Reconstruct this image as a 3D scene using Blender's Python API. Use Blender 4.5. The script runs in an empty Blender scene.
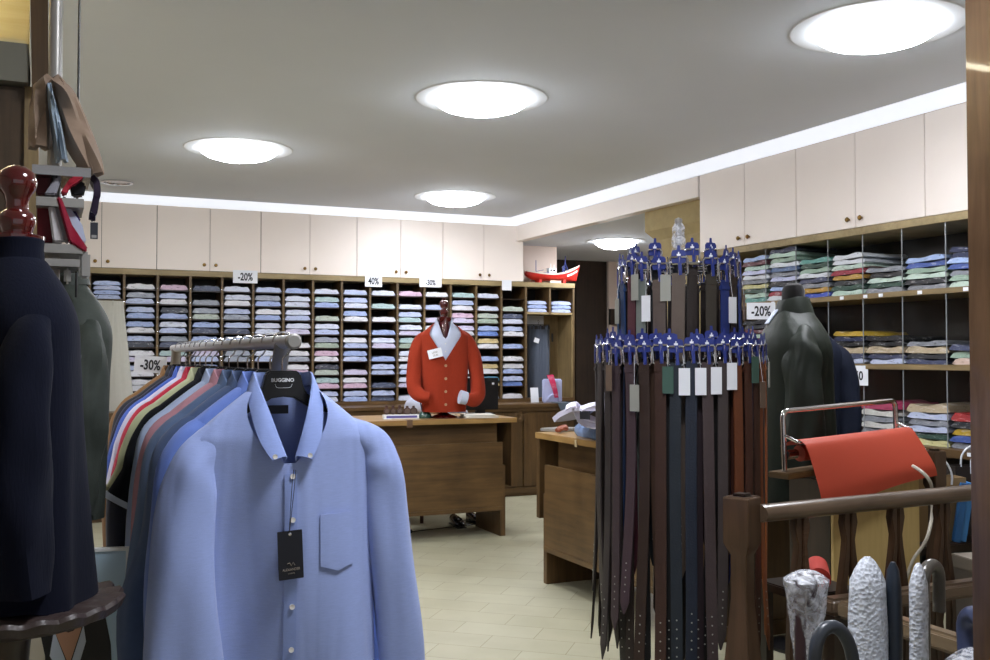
import bpy, bmesh, math, random
from math import sin, cos, pi, sqrt, atan2, tan, exp, radians as R
from mathutils import Vector, Matrix, noise
C = bpy.context.scene.collection
rnd = random.Random(7)

# ------------------------------------------------------------------ camera
YAW, PITCH, EYE = R(24.2), R(1.49), 1.4
cam_d = bpy.data.cameras.new('camera'); cam_d.sensor_width = 36; cam_d.lens = 36 * 1000 / 990
cam_d.clip_start = .05
cam = bpy.data.objects.new('camera', cam_d); C.objects.link(cam)
cam.location = (0, 0, EYE); cam.rotation_euler = (pi / 2 + PITCH, 0, -YAW)
bpy.context.scene.camera = cam
FW = Vector((sin(YAW) * cos(PITCH), cos(YAW) * cos(PITCH), sin(PITCH)))
RT = Vector((cos(YAW), -sin(YAW), 0)); UP = RT.cross(FW)
def ray(u, v): return FW + RT * ((u - 495) / 1000) + UP * ((330 - v) / 1000)
def at(u, v, d): return Vector((0, 0, EYE)) + ray(u, v) * d
def on_Y(u, v, Y):
    r = ray(u, v); return Vector((0, 0, EYE)) + r * (Y / r.y)
def on_X(u, v, X):
    r = ray(u, v); return Vector((0, 0, EYE)) + r * (X / r.x)

# ------------------------------------------------------------------ materials
def lin(c):
    if isinstance(c, str):
        c = c.lstrip('#'); c = [int(c[i:i + 2], 16) / 255 for i in (0, 2, 4)]
    return tuple((x / 12.92 if x <= .04045 else ((x + .055) / 1.055) ** 2.4) for x in c[:3]) + (1,)
def new_mat(name):
    m = bpy.data.materials.new(name); m.use_nodes = True
    nt = m.node_tree; b = nt.nodes['Principled BSDF']
    return m, nt, b
def N(nt, t, **kw):
    n = nt.nodes.new(t)
    for k, v in kw.items():
        if k in n.inputs: n.inputs[k].default_value = v
        else: setattr(n, k, v)
    return n
def plain(name, col, rough=.5, metal=0, spec=.5, bump=0, bscale=200, var=.08, vscale=6, coat=0, sheen=0):
    m, nt, b = new_mat(name)
    tc = N(nt, 'ShaderNodeTexCoord')
    nz = N(nt, 'ShaderNodeTexNoise', Scale=vscale, Detail=4.0); nt.links.new(tc.outputs['Object'], nz.inputs['Vector'])
    mx = N(nt, 'ShaderNodeMixRGB'); c = lin(col)
    mx.inputs[1].default_value = tuple(x * (1 - var) for x in c[:3]) + (1,)
    mx.inputs[2].default_value = tuple(min(1, x * (1 + var)) for x in c[:3]) + (1,)
    nt.links.new(nz.outputs['Fac'], mx.inputs[0]); nt.links.new(mx.outputs[0], b.inputs['Base Color'])
    b.inputs['Roughness'].default_value = rough; b.inputs['Metallic'].default_value = metal
    b.inputs['Specular IOR Level'].default_value = spec
    b.inputs['Coat Weight'].default_value = coat; b.inputs['Sheen Weight'].default_value = sheen
    if coat: b.inputs['Coat Roughness'].default_value = .06
    if bump:
        n2 = N(nt, 'ShaderNodeTexNoise', Scale=bscale, Detail=2.0); nt.links.new(tc.outputs['Object'], n2.inputs['Vector'])
        bp = N(nt, 'ShaderNodeBump', Strength=bump, Distance=.002)
        nt.links.new(n2.outputs['Fac'], bp.inputs['Height']); nt.links.new(bp.outputs[0], b.inputs['Normal'])
    return m
def wood(name, c1, c2, axis=2, rough=.4, scale=14, coat=0, spec=.5):
    m, nt, b = new_mat(name)
    tc = N(nt, 'ShaderNodeTexCoord'); mp = N(nt, 'ShaderNodeMapping')
    s = [1, 1, 1]; s[axis] = .07; mp.inputs['Scale'].default_value = s
    nz = N(nt, 'ShaderNodeTexNoise', Scale=scale * 2.2, Detail=7.0, Roughness=.62, Distortion=.5)
    n2 = N(nt, 'ShaderNodeTexNoise', Scale=scale * .28, Detail=3.0)
    nt.links.new(tc.outputs['Object'], mp.inputs['Vector']); nt.links.new(mp.outputs[0], nz.inputs['Vector'])
    nt.links.new(tc.outputs['Object'], n2.inputs['Vector'])
    ad = N(nt, 'ShaderNodeMath', operation='MULTIPLY_ADD'); ad.inputs[1].default_value = .45
    nt.links.new(n2.outputs['Fac'], ad.inputs[0])
    sc = N(nt, 'ShaderNodeMath', operation='MULTIPLY'); sc.inputs[1].default_value = .55
    nt.links.new(nz.outputs['Fac'], sc.inputs[0]); nt.links.new(sc.outputs[0], ad.inputs[2])
    rp = N(nt, 'ShaderNodeValToRGB'); rp.color_ramp.elements[0].position = .36; rp.color_ramp.elements[1].position = .64
    rp.color_ramp.elements[0].color = lin(c1); rp.color_ramp.elements[1].color = lin(c2)
    nt.links.new(ad.outputs[0], rp.inputs[0]); nt.links.new(rp.outputs[0], b.inputs['Base Color'])
    b.inputs['Roughness'].default_value = rough; b.inputs['Coat Weight'].default_value = coat
    b.inputs['Specular IOR Level'].default_value = spec
    bp = N(nt, 'ShaderNodeBump', Strength=.15, Distance=.001)
    nt.links.new(nz.outputs['Fac'], bp.inputs['Height']); nt.links.new(bp.outputs[0], b.inputs['Normal'])
    return m
def cloth(name, col, rough=.85, weave=900, bump=.25, var=.07, sheen=.15, slub=0):
    m, nt, b = new_mat(name); c = lin(col)
    tc = N(nt, 'ShaderNodeTexCoord')
    mp = N(nt, 'ShaderNodeMapping'); mp.inputs['Scale'].default_value = (1, 1, 7 if slub else 1)
    nz = N(nt, 'ShaderNodeTexNoise', Scale=(60 if slub else 25), Detail=5.0, Roughness=.7)
    nt.links.new(tc.outputs['Object'], mp.inputs['Vector']); nt.links.new(mp.outputs[0], nz.inputs['Vector'])
    mx = N(nt, 'ShaderNodeMixRGB')
    mx.inputs[1].default_value = tuple(x * (1 - var) for x in c[:3]) + (1,)
    mx.inputs[2].default_value = tuple(min(1, x * (1 + var)) for x in c[:3]) + (1,)
    nt.links.new(nz.outputs['Fac'], mx.inputs[0]); nt.links.new(mx.outputs[0], b.inputs['Base Color'])
    b.inputs['Roughness'].default_value = rough; b.inputs['Sheen Weight'].default_value = sheen
    b.inputs['Specular IOR Level'].default_value = .2
    wv = N(nt, 'ShaderNodeTexNoise', Scale=weave, Detail=1.0); nt.links.new(tc.outputs['Object'], wv.inputs['Vector'])
    m3 = N(nt, 'ShaderNodeMapping'); m3.inputs['Scale'].default_value = (1, 1, .16); nt.links.new(tc.outputs['Object'], m3.inputs['Vector'])
    n3 = N(nt, 'ShaderNodeTexNoise', Scale=7.5, Detail=2.0, Distortion=.8); nt.links.new(m3.outputs[0], n3.inputs['Vector'])
    bp = N(nt, 'ShaderNodeBump', Strength=bump, Distance=.0015)
    b2 = N(nt, 'ShaderNodeBump', Strength=.45, Distance=.03)
    nt.links.new(wv.outputs['Fac'], bp.inputs['Height']); nt.links.new(n3.outputs['Fac'], b2.inputs['Height'])
    nt.links.new(b2.outputs[0], bp.inputs['Normal']); nt.links.new(bp.outputs[0], b.inputs['Normal'])
    return m
def bagged(name, col, white=.55):          # folded cloth in a glossy crumpled polybag, its highlights and shade painted as streaks
    m, nt, b = new_mat(name); c = lin(col); tc = N(nt, 'ShaderNodeTexCoord'); oi = N(nt, 'ShaderNodeObjectInfo')
    mp = N(nt, 'ShaderNodeMapping'); mp.inputs['Scale'].default_value = (1, 1, 3.2)
    ad = N(nt, 'ShaderNodeVectorMath', operation='ADD'); ml = N(nt, 'ShaderNodeMath', operation='MULTIPLY'); ml.inputs[1].default_value = 37.0
    nt.links.new(oi.outputs['Random'], ml.inputs[0]); nt.links.new(ml.outputs[0], ad.inputs[1]); nt.links.new(tc.outputs['Object'], ad.inputs[0]); nt.links.new(ad.outputs[0], mp.inputs['Vector'])
    nz = N(nt, 'ShaderNodeTexNoise', Scale=22, Detail=4.0, Roughness=.6, Distortion=.8); nt.links.new(mp.outputs[0], nz.inputs['Vector'])
    rp = N(nt, 'ShaderNodeValToRGB'); el = rp.color_ramp.elements
    el[0].position = .30; el[0].color = tuple(x * .45 for x in c[:3]) + (1,)
    el[1].position = .70; el[1].color = tuple(x + (.86 - x) * white * .7 for x in c[:3]) + (1,)
    k = el.new(.43); k.color = c; k = el.new(.56); k.color = c
    nt.links.new(nz.outputs['Fac'], rp.inputs[0]); nt.links.new(rp.outputs[0], b.inputs['Base Color'])
    b.inputs['Roughness'].default_value = .5; b.inputs['Coat Weight'].default_value = .7; b.inputs['Coat Roughness'].default_value = .15
    bp = N(nt, 'ShaderNodeBump', Strength=.6, Distance=.006); nt.links.new(nz.outputs['Fac'], bp.inputs['Height']); nt.links.new(bp.outputs[0], b.inputs['Normal'])
    return m
def knit(name, col):
    m, nt, b = new_mat(name); tc = N(nt, 'ShaderNodeTexCoord'); c = lin(col)
    mp = N(nt, 'ShaderNodeMapping'); mp.inputs['Scale'].default_value = (1, 1, .15)
    nz = N(nt, 'ShaderNodeTexNoise', Scale=240, Detail=2.0)
    nt.links.new(tc.outputs['Object'], mp.inputs['Vector']); nt.links.new(mp.outputs[0], nz.inputs['Vector'])
    mx = N(nt, 'ShaderNodeMixRGB'); mx.inputs[1].default_value = tuple(x * .85 for x in c[:3]) + (1,); mx.inputs[2].default_value = tuple(min(1, x * 1.1) for x in c[:3]) + (1,)
    nt.links.new(nz.outputs['Fac'], mx.inputs[0]); nt.links.new(mx.outputs[0], b.inputs['Base Color'])
    b.inputs['Roughness'].default_value = .95; b.inputs['Sheen Weight'].default_value = .03; b.inputs['Specular IOR Level'].default_value = .15
    bp = N(nt, 'ShaderNodeBump', Strength=.4, Distance=.002); nt.links.new(nz.outputs['Fac'], bp.inputs['Height']); nt.links.new(bp.outputs[0], b.inputs['Normal'])
    return m
def glow(name, col, strength):
    m, nt, b = new_mat(name)
    b.inputs['Base Color'].default_value = (.8, .8, .8, 1)
    b.inputs['Emission Color'].default_value = lin(col); b.inputs['Emission Strength'].default_value = strength
    return m
def film(name, bubbles=False, opac=.35, tint=(.9, .93, 1)):
    m, nt, b = new_mat(name); tc = N(nt, 'ShaderNodeTexCoord')
    out = nt.nodes['Material Output']
    tr = N(nt, 'ShaderNodeBsdfTransparent'); mx = N(nt, 'ShaderNodeMixShader')
    b.inputs['Base Color'].default_value = (*tint, 1); b.inputs['Roughness'].default_value = .25
    b.inputs['Specular IOR Level'].default_value = .7
    bp = N(nt, 'ShaderNodeBump', Strength=.9, Distance=.006)
    if bubbles:
        b.inputs['Specular IOR Level'].default_value = .35; b.inputs['Roughness'].default_value = .4; bp.inputs['Strength'].default_value = .45
        t = N(nt, 'ShaderNodeTexVoronoi', Scale=130); nt.links.new(tc.outputs['Object'], t.inputs['Vector']); h = t.outputs['Distance']
    else:
        t = N(nt, 'ShaderNodeTexNoise', Scale=34, Detail=3.0, Distortion=1.5); nt.links.new(tc.outputs['Object'], t.inputs['Vector']); h = t.outputs['Fac']
    nt.links.new(h, bp.inputs['Height']); nt.links.new(bp.outputs[0], b.inputs['Normal'])
    fr = N(nt, 'ShaderNodeMath', operation='MULTIPLY_ADD'); fr.inputs[1].default_value = 1.7; fr.inputs[2].default_value = opac - .85; fr.use_clamp = True
    if bubbles: fr.inputs[1].default_value = .5; fr.inputs[2].default_value = opac - .22
    nt.links.new(h, fr.inputs[0]); nt.links.new(fr.outputs[0], mx.inputs[0])
    nt.links.new(tr.outputs[0], mx.inputs[1]); nt.links.new(b.outputs[0], mx.inputs[2]); nt.links.new(mx.outputs[0], out.inputs[0])
    return m

# ------------------------------------------------------------------ mesh tools
def finish(name, me, mat, parent=None, angle=38, bevel=0, segs=2):
    if bevel:
        bm = bmesh.new(); bm.from_mesh(me)
        bmesh.ops.recalc_face_normals(bm, faces=bm.faces)
        ed = [e for e in bm.edges if len(e.link_faces) == 2 and e.calc_face_angle(0) > R(35)]
        bmesh.ops.bevel(bm, geom=ed, offset=bevel, segments=segs, affect='EDGES', clamp_overlap=True)
        bm.to_mesh(me); bm.free()
    else:
        bm = bmesh.new(); bm.from_mesh(me); bmesh.ops.recalc_face_normals(bm, faces=bm.faces); bm.to_mesh(me); bm.free()
    for p in me.polygons: p.use_smooth = True
    me.set_sharp_from_angle(angle=R(angle))
    if mat:
        for mm in (mat if isinstance(mat, (list, tuple)) else [mat]): me.materials.append(mm)
    o = bpy.data.objects.new(name, me); C.objects.link(o)
    if parent: o.parent = parent
    return o
class MB:
    def __init__(s): s.v = []; s.f = []; s.mi = []; s.cur = 0
    def add(s, vs, fs, M=None):
        b = len(s.v)
        s.v += [tuple(M @ Vector(p)) if M else tuple(p) for p in vs]
        s.f += [tuple(b + i for i in f) for f in fs]; s.mi += [s.cur] * len(fs)
        return s
    def box(s, x0, x1, y0, y1, z0, z1, M=None):
        v = [(x, y, z) for z in (z0, z1) for y in (y0, y1) for x in (x0, x1)]
        return s.add(v, [(0, 2, 3, 1), (4, 5, 7, 6), (0, 1, 5, 4), (2, 6, 7, 3), (0, 4, 6, 2), (1, 3, 7, 5)], M)
    def lathe(s, prof, c=(0, 0, 0), n=28, M=None, sx=1, sy=1):
        v = []; f = []
        for r, z in prof:
            for i in range(n):
                a = 2 * pi * i / n; v.append((c[0] + r * cos(a) * sx, c[1] + r * sin(a) * sy, c[2] + z))
        for k in range(len(prof) - 1):
            for i in range(n):
                j = (i + 1) % n; f.append((k * n + i, k * n + j, (k + 1) * n + j, (k + 1) * n + i))
        if prof[0][0] > 1e-4: f.append(tuple(range(n))[::-1])
        if prof[-1][0] > 1e-4: f.append(tuple((len(prof) - 1) * n + i for i in range(n)))
        return s.add(v, f, M)
    def tube(s, path, r, n=10, closed=False, ref=None, M=None, fold=None):
        P = [Vector(p) for p in path]; m = len(P); v = []; f = []
        rad = [(q if isinstance(q, (tuple, list)) else (q, q)) for q in (r if isinstance(r, list) else [r] * m)]
        prev = None
        for i, p in enumerate(P):
            if closed: t = P[(i + 1) % m] - P[i - 1]
            else: t = P[min(i + 1, m - 1)] - P[max(i - 1, 0)]
            t.normalize()
            if prev is None:
                a = Vector(ref) if ref else (Vector((0, 0, 1)) if abs(t.z) < .9 else Vector((1, 0, 0)))
            else: a = prev
            a = (a - t * a.dot(t)).normalized(); prev = a; b = t.cross(a)
            for k in range(n):
                th = 2 * pi * k / n; q = 1 + (fold(i / max(1, m - 1), th) if fold else 0)
                v.append(p + a * cos(th) * rad[i][0] * q + b * sin(th) * rad[i][1] * q)
        for i in range(m if closed else m - 1):
            for k in range(n):
                l = (k + 1) % n; i2 = (i + 1) % m
                f.append((i * n + k, i * n + l, i2 * n + l, i2 * n + k))
        if not closed:
            f.append(tuple(range(n))[::-1]); f.append(tuple((m - 1) * n + k for k in range(n)))
        return s.add(v, f, M)
    def cyl(s, a, b, r, n=16, r2=None): return s.tube([a, b], [r, r2 if r2 is not None else r], n)
    def prism(s, poly, t, M=None):      # polygon in XZ (x,z), thickness t along y centred
        n = len(poly)
        v = [(x, -t / 2, z) for x, z in poly] + [(x, t / 2, z) for x, z in poly]
        f = [tuple(range(n)), tuple(range(n, 2 * n))[::-1]] + [(i, i + n, (i + 1) % n + n, (i + 1) % n) for i in range(n)]
        return s.add(v, f, M)
    def sheet(s, g, t, M=None, closed=False):
        nr, nc = len(g), len(g[0]); g = [[Vector(p) for p in r] for r in g]; top = []; bot = []
        for i in range(nr):
            for j in range(nc):
                if closed: du = g[i][(j + 1) % nc] - g[i][j - 1]
                else: du = g[i][min(j + 1, nc - 1)] - g[i][max(j - 1, 0)]
                dv = g[min(i + 1, nr - 1)][j] - g[max(i - 1, 0)][j]
                n = du.cross(dv); n = n.normalized() if n.length > 1e-9 else Vector((0, 0, 1))
                top.append(g[i][j] + n * t / 2); bot.append(g[i][j] - n * t / 2)
        o = nr * nc; f = []; ncc = nc if closed else nc - 1
        for i in range(nr - 1):
            for j in range(ncc):
                k = (j + 1) % nc
                f.append((i * nc + j, i * nc + k, (i + 1) * nc + k, (i + 1) * nc + j))
                f.append((o + i * nc + j, o + (i + 1) * nc + j, o + (i + 1) * nc + k, o + i * nc + k))
        for j in range(ncc):
            k = (j + 1) % nc
            f.append((j, o + j, o + k, k)); b = (nr - 1) * nc; f.append((b + j, b + k, o + b + k, o + b + j))
        if not closed:
            for i in range(nr - 1):
                a, b = i * nc, (i + 1) * nc; f.append((a, b, o + b, o + a))
                a, b = a + nc - 1, b + nc - 1; f.append((a, o + a, o + b, b))
        return s.add(top + bot, f, M)
    def build(s, name, mat, parent=None, bevel=0, angle=38, segs=2):
        me = bpy.data.meshes.new(name); me.from_pydata([tuple(p) for p in s.v], [], s.f)
        if any(s.mi): me.polygons.foreach_set('material_index', s.mi)
        me.update()
        return finish(name, me, mat, parent, angle, bevel, segs)
def cat(pts, n):                       # Catmull-Rom through points, n samples
    P = [Vector(p) for p in pts]; out = []; m = len(P) - 1
    for k in range(n):
        t = k / (n - 1) * m; i = min(int(t), m - 1); t -= i
        a, b, c, d = P[max(i - 1, 0)], P[i], P[i + 1], P[min(i + 2, m)]
        out.append(.5 * ((2 * b) + (c - a) * t + (2 * a - 5 * b + 4 * c - d) * t * t + (3 * b - a - 3 * c + d) * t ** 3))
    return out
def tag(o, label=None, cat_=None, group=None, kind=None):
    if label: o['label'] = label
    if cat_: o['category'] = cat_
    if group: o['group'] = group
    if kind: o['kind'] = kind
    return o
def thing(name, label, cat_, loc=(0, 0, 0), rz=0, group=None):
    o = bpy.data.objects.new(name, None); C.objects.link(o); o.empty_display_size = .05
    o.location = loc; o.rotation_euler = (0, 0, rz); return tag(o, label, cat_, group)
def place(o, loc, rz=0): o.location = loc; o.rotation_euler = (0, 0, rz); return o
def copy_tree(o, loc=None, rz=None, label=None, parent=None):
    c = o.copy(); C.objects.link(c)
    if parent: c.parent = parent
    if loc is not None: c.location = loc
    if rz is not None: c.rotation_euler = (0, 0, rz)
    if label: c['label'] = label
    for ch in list(o.children): copy_tree(ch, parent=c)
    return c
def struct(o): o['kind'] = 'structure'; return o
def letters(name, s, size, mat, parent, M, squeeze=.62, bold=.012, depth=.0006):
    cu = bpy.data.curves.new(name, 'FONT'); cu.body = s; cu.size = size; cu.align_x = 'CENTER'; cu.align_y = 'CENTER'
    cu.offset = bold * size; cu.extrude = depth; cu.resolution_u = 3
    t = bpy.data.objects.new(name, cu); C.objects.link(t)
    dg = bpy.context.evaluated_depsgraph_get(); me = bpy.data.meshes.new_from_object(t.evaluated_get(dg))
    bpy.data.objects.remove(t); bpy.data.curves.remove(cu)
    me.transform(M @ Matrix.Rotation(pi / 2, 4, 'X') @ Matrix.Diagonal((squeeze, 1, 1, 1)))
    me.materials.clear(); me.materials.append(mat); me.name = name
    o = bpy.data.objects.new(name, me); C.objects.link(o); o.parent = parent
    return o

# ------------------------------------------------------------------ palette
m_wood = wood('brown oak veneer', '#47341d', '#6b5130', axis=0, rough=.42)
m_woodz = wood('brown oak upright', '#42301b', '#654c2d', axis=2, rough=.42)
m_woody = wood('brown oak along', '#47341d', '#6b5130', axis=1, rough=.42)
m_top = wood('honey oak counter', '#8a6a3c', '#b08d58', axis=0, rough=.35)
m_topy = wood('honey oak counter along', '#8a6a3c', '#b08d58', axis=1, rough=.35)
m_edge = wood('pale oak edge', '#85744f', '#a8956c', axis=0, rough=.5)
m_edged = wood('brown oak divider edge', '#4f3f29', '#75603f', axis=2, rough=.5)
m_edgez = wood('pale oak upright edge', '#7a6746', '#a08a60', axis=2, rough=.5)
m_dark = wood('dark stained wood', '#1b130d', '#33251a', axis=2, rough=.35)
m_darkx = wood('dark stained rail', '#38261a', '#5b4433', axis=0, rough=.25, coat=.3)
m_railx = wood('worn brown rail', '#4a3b2e', '#6f5c4a', axis=0, rough=.28, coat=.3)
m_darky = wood('dark stained rail along', '#6b5843', '#8b775c', axis=1, rough=.28, coat=.3)
m_black_board = plain('black stained board', '#15100d', .6)  # near-black board colour for the shelf back and bust torsos
m_pine = wood('yellow pine', '#b59a5e', '#cdb377', axis=2, rough=.5)
m_lac = plain('red lacquer', '#4a0b0c', .12, coat=1, var=.25, vscale=14)
m_peach = plain('peach laminate', '#f3e9e0', .42, var=.02)
m_peachw = plain('peach wall paint', '#d8c6b9', .8, var=.03)
m_grey = plain('grey ceiling paint', '#dce1e8', .85, var=.03, vscale=2)
m_white = plain('white paint', '#e9edf0', .5, var=.01)
m_paper = plain('white card', '#e9ecf2', .6, var=.02)
m_ink = plain('black ink', '#20222c', .6)
m_rod = plain('white metal rod', '#c9cacf', .3, metal=.35, var=.04)
m_silver = plain('polished nickel', '#c9c9cc', .18, metal=1, var=.05)
m_steel = plain('brushed grey steel', '#9a9894', .38, metal=.35, var=.1)
m_chrome = plain('chrome tube', '#d5d2d2', .12, metal=1, var=.04)
m_brass = plain('antique brass', '#7a5d2c', .35, metal=.8)
m_black = plain('black plastic', '#121317', .4)
m_stone = plain('yellow stone', '#a8966a', .85, bump=.6, bscale=40, var=.18, vscale=14)
m_glass = plain('smoked clear plastic', '#b8c4c6', .1, spec=.8)
m_btn = plain('pearl button', '#e5e2dc', .25)
# ================================================================== room
ZC, ZL = 2.84, 2.61                    # main ceiling, lower alcove ceiling
XR, YB = 4.50, 9.47                    # faces of the right and back cupboards
def floor_mat():
    m, nt, b = new_mat('beige floor tiles'); tc = N(nt, 'ShaderNodeTexCoord'); mp = N(nt, 'ShaderNodeMapping')
    mp.inputs['Rotation'].default_value = (0, 0, R(41))
    nt.links.new(tc.outputs['Object'], mp.inputs['Vector'])
    br = N(nt, 'ShaderNodeTexBrick', Scale=1.0); br.inputs['Brick Width'].default_value = .42; br.inputs['Row Height'].default_value = .21
    br.inputs['Mortar Size'].default_value = .0022; br.inputs['Mortar Smooth'].default_value = .3
    br.inputs['Color1'].default_value = lin('#aeab93'); br.inputs['Color2'].default_value = lin('#a7a389'); br.inputs['Mortar'].default_value = lin('#857b60')
    nt.links.new(mp.outputs[0], br.inputs['Vector'])
    nz = N(nt, 'ShaderNodeTexNoise', Scale=3.5, Detail=6.0); nt.links.new(tc.outputs['Object'], nz.inputs['Vector'])
    mx = N(nt, 'ShaderNodeMixRGB', blend_type='MULTIPLY'); mx.inputs[0].default_value = .35
    rp = N(nt, 'ShaderNodeValToRGB'); rp.color_ramp.elements[0].color = (.7, .69, .64, 1); rp.color_ramp.elements[1].color = (1, 1, 1, 1)
    rp.color_ramp.elements[0].position = .35; rp.color_ramp.elements[1].position = .6
    nt.links.new(nz.outputs['Fac'], rp.inputs[0]); nt.links.new(br.outputs['Color'], mx.inputs[1]); nt.links.new(rp.outputs[0], mx.inputs[2])
    nt.links.new(mx.outputs[0], b.inputs['Base Color']); b.inputs['Roughness'].default_value = .38; b.inputs['Specular IOR Level'].default_value = .4
    return m
struct(MB().box(-2.2, 7.2, -2.2, 11.3, -.1, 0).build('floor', floor_mat()))
LAMPS = [(3.36, 8.36), (1.21, 7.04), (2.21, 5.10), (3.31, 3.28), (1.0, 1.5), (-.9, 4.2)]  # the lamp before the belt rack is unseen, added to light the foreground
LOWLAMP = (5.47, 9.06)
SPOT = on_Y(117, 182, 1.0); SPOT = Vector((0, 0, EYE)) + ray(117, 182) * ((ZC - EYE) / ray(117, 182).z)
def holed(name, box, holes, mat):
    o = MB().box(*box).build(name, mat)
    k = MB()
    for x, y, r in holes: k.lathe([(r, box[4] - .2), (r, box[5] + .2)], (x, y, 0), 64)
    ko = k.build('hole_cutter', None)
    md = o.modifiers.new('holes', 'BOOLEAN'); md.operation = 'DIFFERENCE'; md.object = ko; md.solver = 'EXACT'
    me = bpy.data.meshes.new_from_object(o.evaluated_get(bpy.context.evaluated_depsgraph_get()))
    o.modifiers.clear(); o.data = me; bpy.data.objects.remove(ko)
    for p in me.polygons: p.use_smooth = False
    return o
struct(holed('ceiling', (-2.2, 4.40, -2.2, 9.41, ZC, ZC + .14), [(x, y, .365) for x, y in LAMPS] + [(SPOT.x, SPOT.y, .105)], m_grey))
struct(MB().box(4.52, 7.2, 6.25, 11.3, ZL, ZL + .1).build('ceiling_alcove', m_grey))
struct(MB().box(-2.2, 7.2, -2.2, 11.3, 3.02, 3.1).build('ceiling_upper', m_white))
struct(MB().box(-2.2, 5.17, 9.83, 9.95, 0, 3.0).build('wall_back', m_peachw))
struct(MB().box(5.02, 5.14, -2.2, 6.22, 0, 3.0).build('wall_right', m_peachw))
struct(MB().box(-2.3, -2.2, -2.2, 9.9, 0, 3.0).build('wall_left', m_peachw))
struct(MB().box(-2.2, 5.0, -2.3, -2.2, 0, .45).box(-2.2, 5.0, -2.3, -2.2, 2.65, 3.0).box(-2.2, -1.7, -2.3, -2.2, .45, 2.65).box(3.6, 5.0, -2.3, -2.2, .45, 2.65).build('wall_front', m_peachw))
wf = struct(MB().box(-1.7, 3.6, -2.29, -2.23, .45, .52).box(-1.7, 3.6, -2.29, -2.23, 2.58, 2.65).box(-1.7, -1.63, -2.29, -2.23, .52, 2.58).box(3.53, 3.6, -2.29, -2.23, .52, 2.58).box(.9, .97, -2.29, -2.23, .52, 2.58).build('window_1', m_dark))
# alcove beyond the opening
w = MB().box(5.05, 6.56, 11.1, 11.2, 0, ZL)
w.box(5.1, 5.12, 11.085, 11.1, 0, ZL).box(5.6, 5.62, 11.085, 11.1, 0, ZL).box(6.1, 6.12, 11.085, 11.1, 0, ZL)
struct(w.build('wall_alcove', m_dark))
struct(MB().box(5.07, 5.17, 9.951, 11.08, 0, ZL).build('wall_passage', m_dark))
struct(MB().box(6.56, 7.1, 11.05, 11.2, 0, ZL).build('wall_alcove_end', m_peachw))
struct(MB().box(7.0, 7.1, 6.2, 11.2, 0, ZL).build('wall_alcove_side', m_peachw))
struct(MB().box(6.56, 7.0, 11.0, 11.05, 1.80, 2.0).build('trim_4', m_dark))
struct(MB().box(6.75, 7.0, 10.98, 11.05, 0, 1.72).build('trim_5', m_dark))
struct(MB().box(5.14, 7.1, 6.15, 6.25, 0, ZL).build('wall_alcove_near', m_peachw))
# lit cove strips round the ceiling, beam over the opening
m_cove_glow = glow('lit cove', '#e8f0ff', .68)  # glow painted onto the strips in place of hidden cove tubes
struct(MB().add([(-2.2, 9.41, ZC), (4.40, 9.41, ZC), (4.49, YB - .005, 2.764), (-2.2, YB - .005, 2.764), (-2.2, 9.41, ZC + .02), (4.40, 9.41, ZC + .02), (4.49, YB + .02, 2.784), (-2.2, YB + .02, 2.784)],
                [(0, 1, 2, 3), (4, 7, 6, 5), (0, 4, 5, 1), (3, 2, 6, 7), (0, 3, 7, 4), (1, 5, 6, 2)]).build('trim_1', m_cove_glow))
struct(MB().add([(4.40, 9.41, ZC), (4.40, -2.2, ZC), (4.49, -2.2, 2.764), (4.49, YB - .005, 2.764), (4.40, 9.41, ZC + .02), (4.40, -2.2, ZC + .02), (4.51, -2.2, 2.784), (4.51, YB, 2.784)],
                [(0, 1, 2, 3), (4, 7, 6, 5), (0, 4, 5, 1), (3, 2, 6, 7), (0, 3, 7, 4), (1, 5, 6, 2)]).build('trim_2', m_cove_glow))
struct(MB().box(4.50, 4.60, 6.262, YB + .3, ZL - .004, 2.764).build('trim_3', m_peach))
# stone pillar with a corbelled head under the beam
p = MB().box(4.62, 5.05, 6.30, 7.02, 0, 2.36)
p.add([(4.62, 6.30, 2.36), (5.05, 6.30, 2.36), (5.05, 7.02, 2.36), (4.62, 7.02, 2.36), (4.58, 6.28, 2.44), (5.09, 6.28, 2.44), (5.09, 7.12, 2.44), (4.58, 7.12, 2.44)],
      [(0, 1, 5, 4), (1, 2, 6, 5), (2, 3, 7, 6), (3, 0, 4, 7), (4, 5, 6, 7), (3, 2, 1, 0)]).box(4.58, 5.09, 6.28, 7.12, 2.44, ZL - .001)
tag(p.build('stone_pillar', m_stone), 'yellowish stone pillar with corbelled head behind the belt rack', 'pillar')

# ------------------------------------------------------------------ lamps
m_dome = glow('lit glass dome', '#f6f8ff', 80)
m_rim = glow('lit glass rim', '#eef5ff', 20)
m_ring = plain('white lamp well', '#eef1f4', .55, var=.01)
lampnames = ['farthest one, above the orange cardigan', 'leftmost one, far left of the ceiling', 'middle one, above the shop floor', 'nearest one, at top right',
             'added out of view over the foreground', 'left out of sight by the panelled wall']
def ceiling_lamp(x, y, z, label, r=.365):
    t = thing('ceiling_light', label, 'ceiling light', (x, y, z), 0, 'round recessed ceiling lights')
    MB().lathe([(r, -.004), (r + .004, .0), (r, .02), (r * .93, .07), (r * .72, .115), (.03, .12)], n=64).build('lamp_well', m_ring, t)
    MB().lathe([(r * .60, -.052), (r * .69, -.032), (r * .745, -.008), (r * .765, .02), (r * .74, .05), (r * .68, .09)], n=64).build('glass_rim', m_rim, t)
    MB().lathe([(.0005, -.084), (r * .2, -.082), (r * .42, -.072), (r * .60, -.052)], n=64).build('glass_dome', m_dome, t)
    MB().lathe([(.001, -.098), (.012, -.096), (.014, -.086), (.0005, -.082)], n=16).build('finial', m_steel, t)
for (x, y), nm in zip(LAMPS, lampnames): ceiling_lamp(x, y, ZC, 'round white recessed ceiling light, ' + nm)
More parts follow.
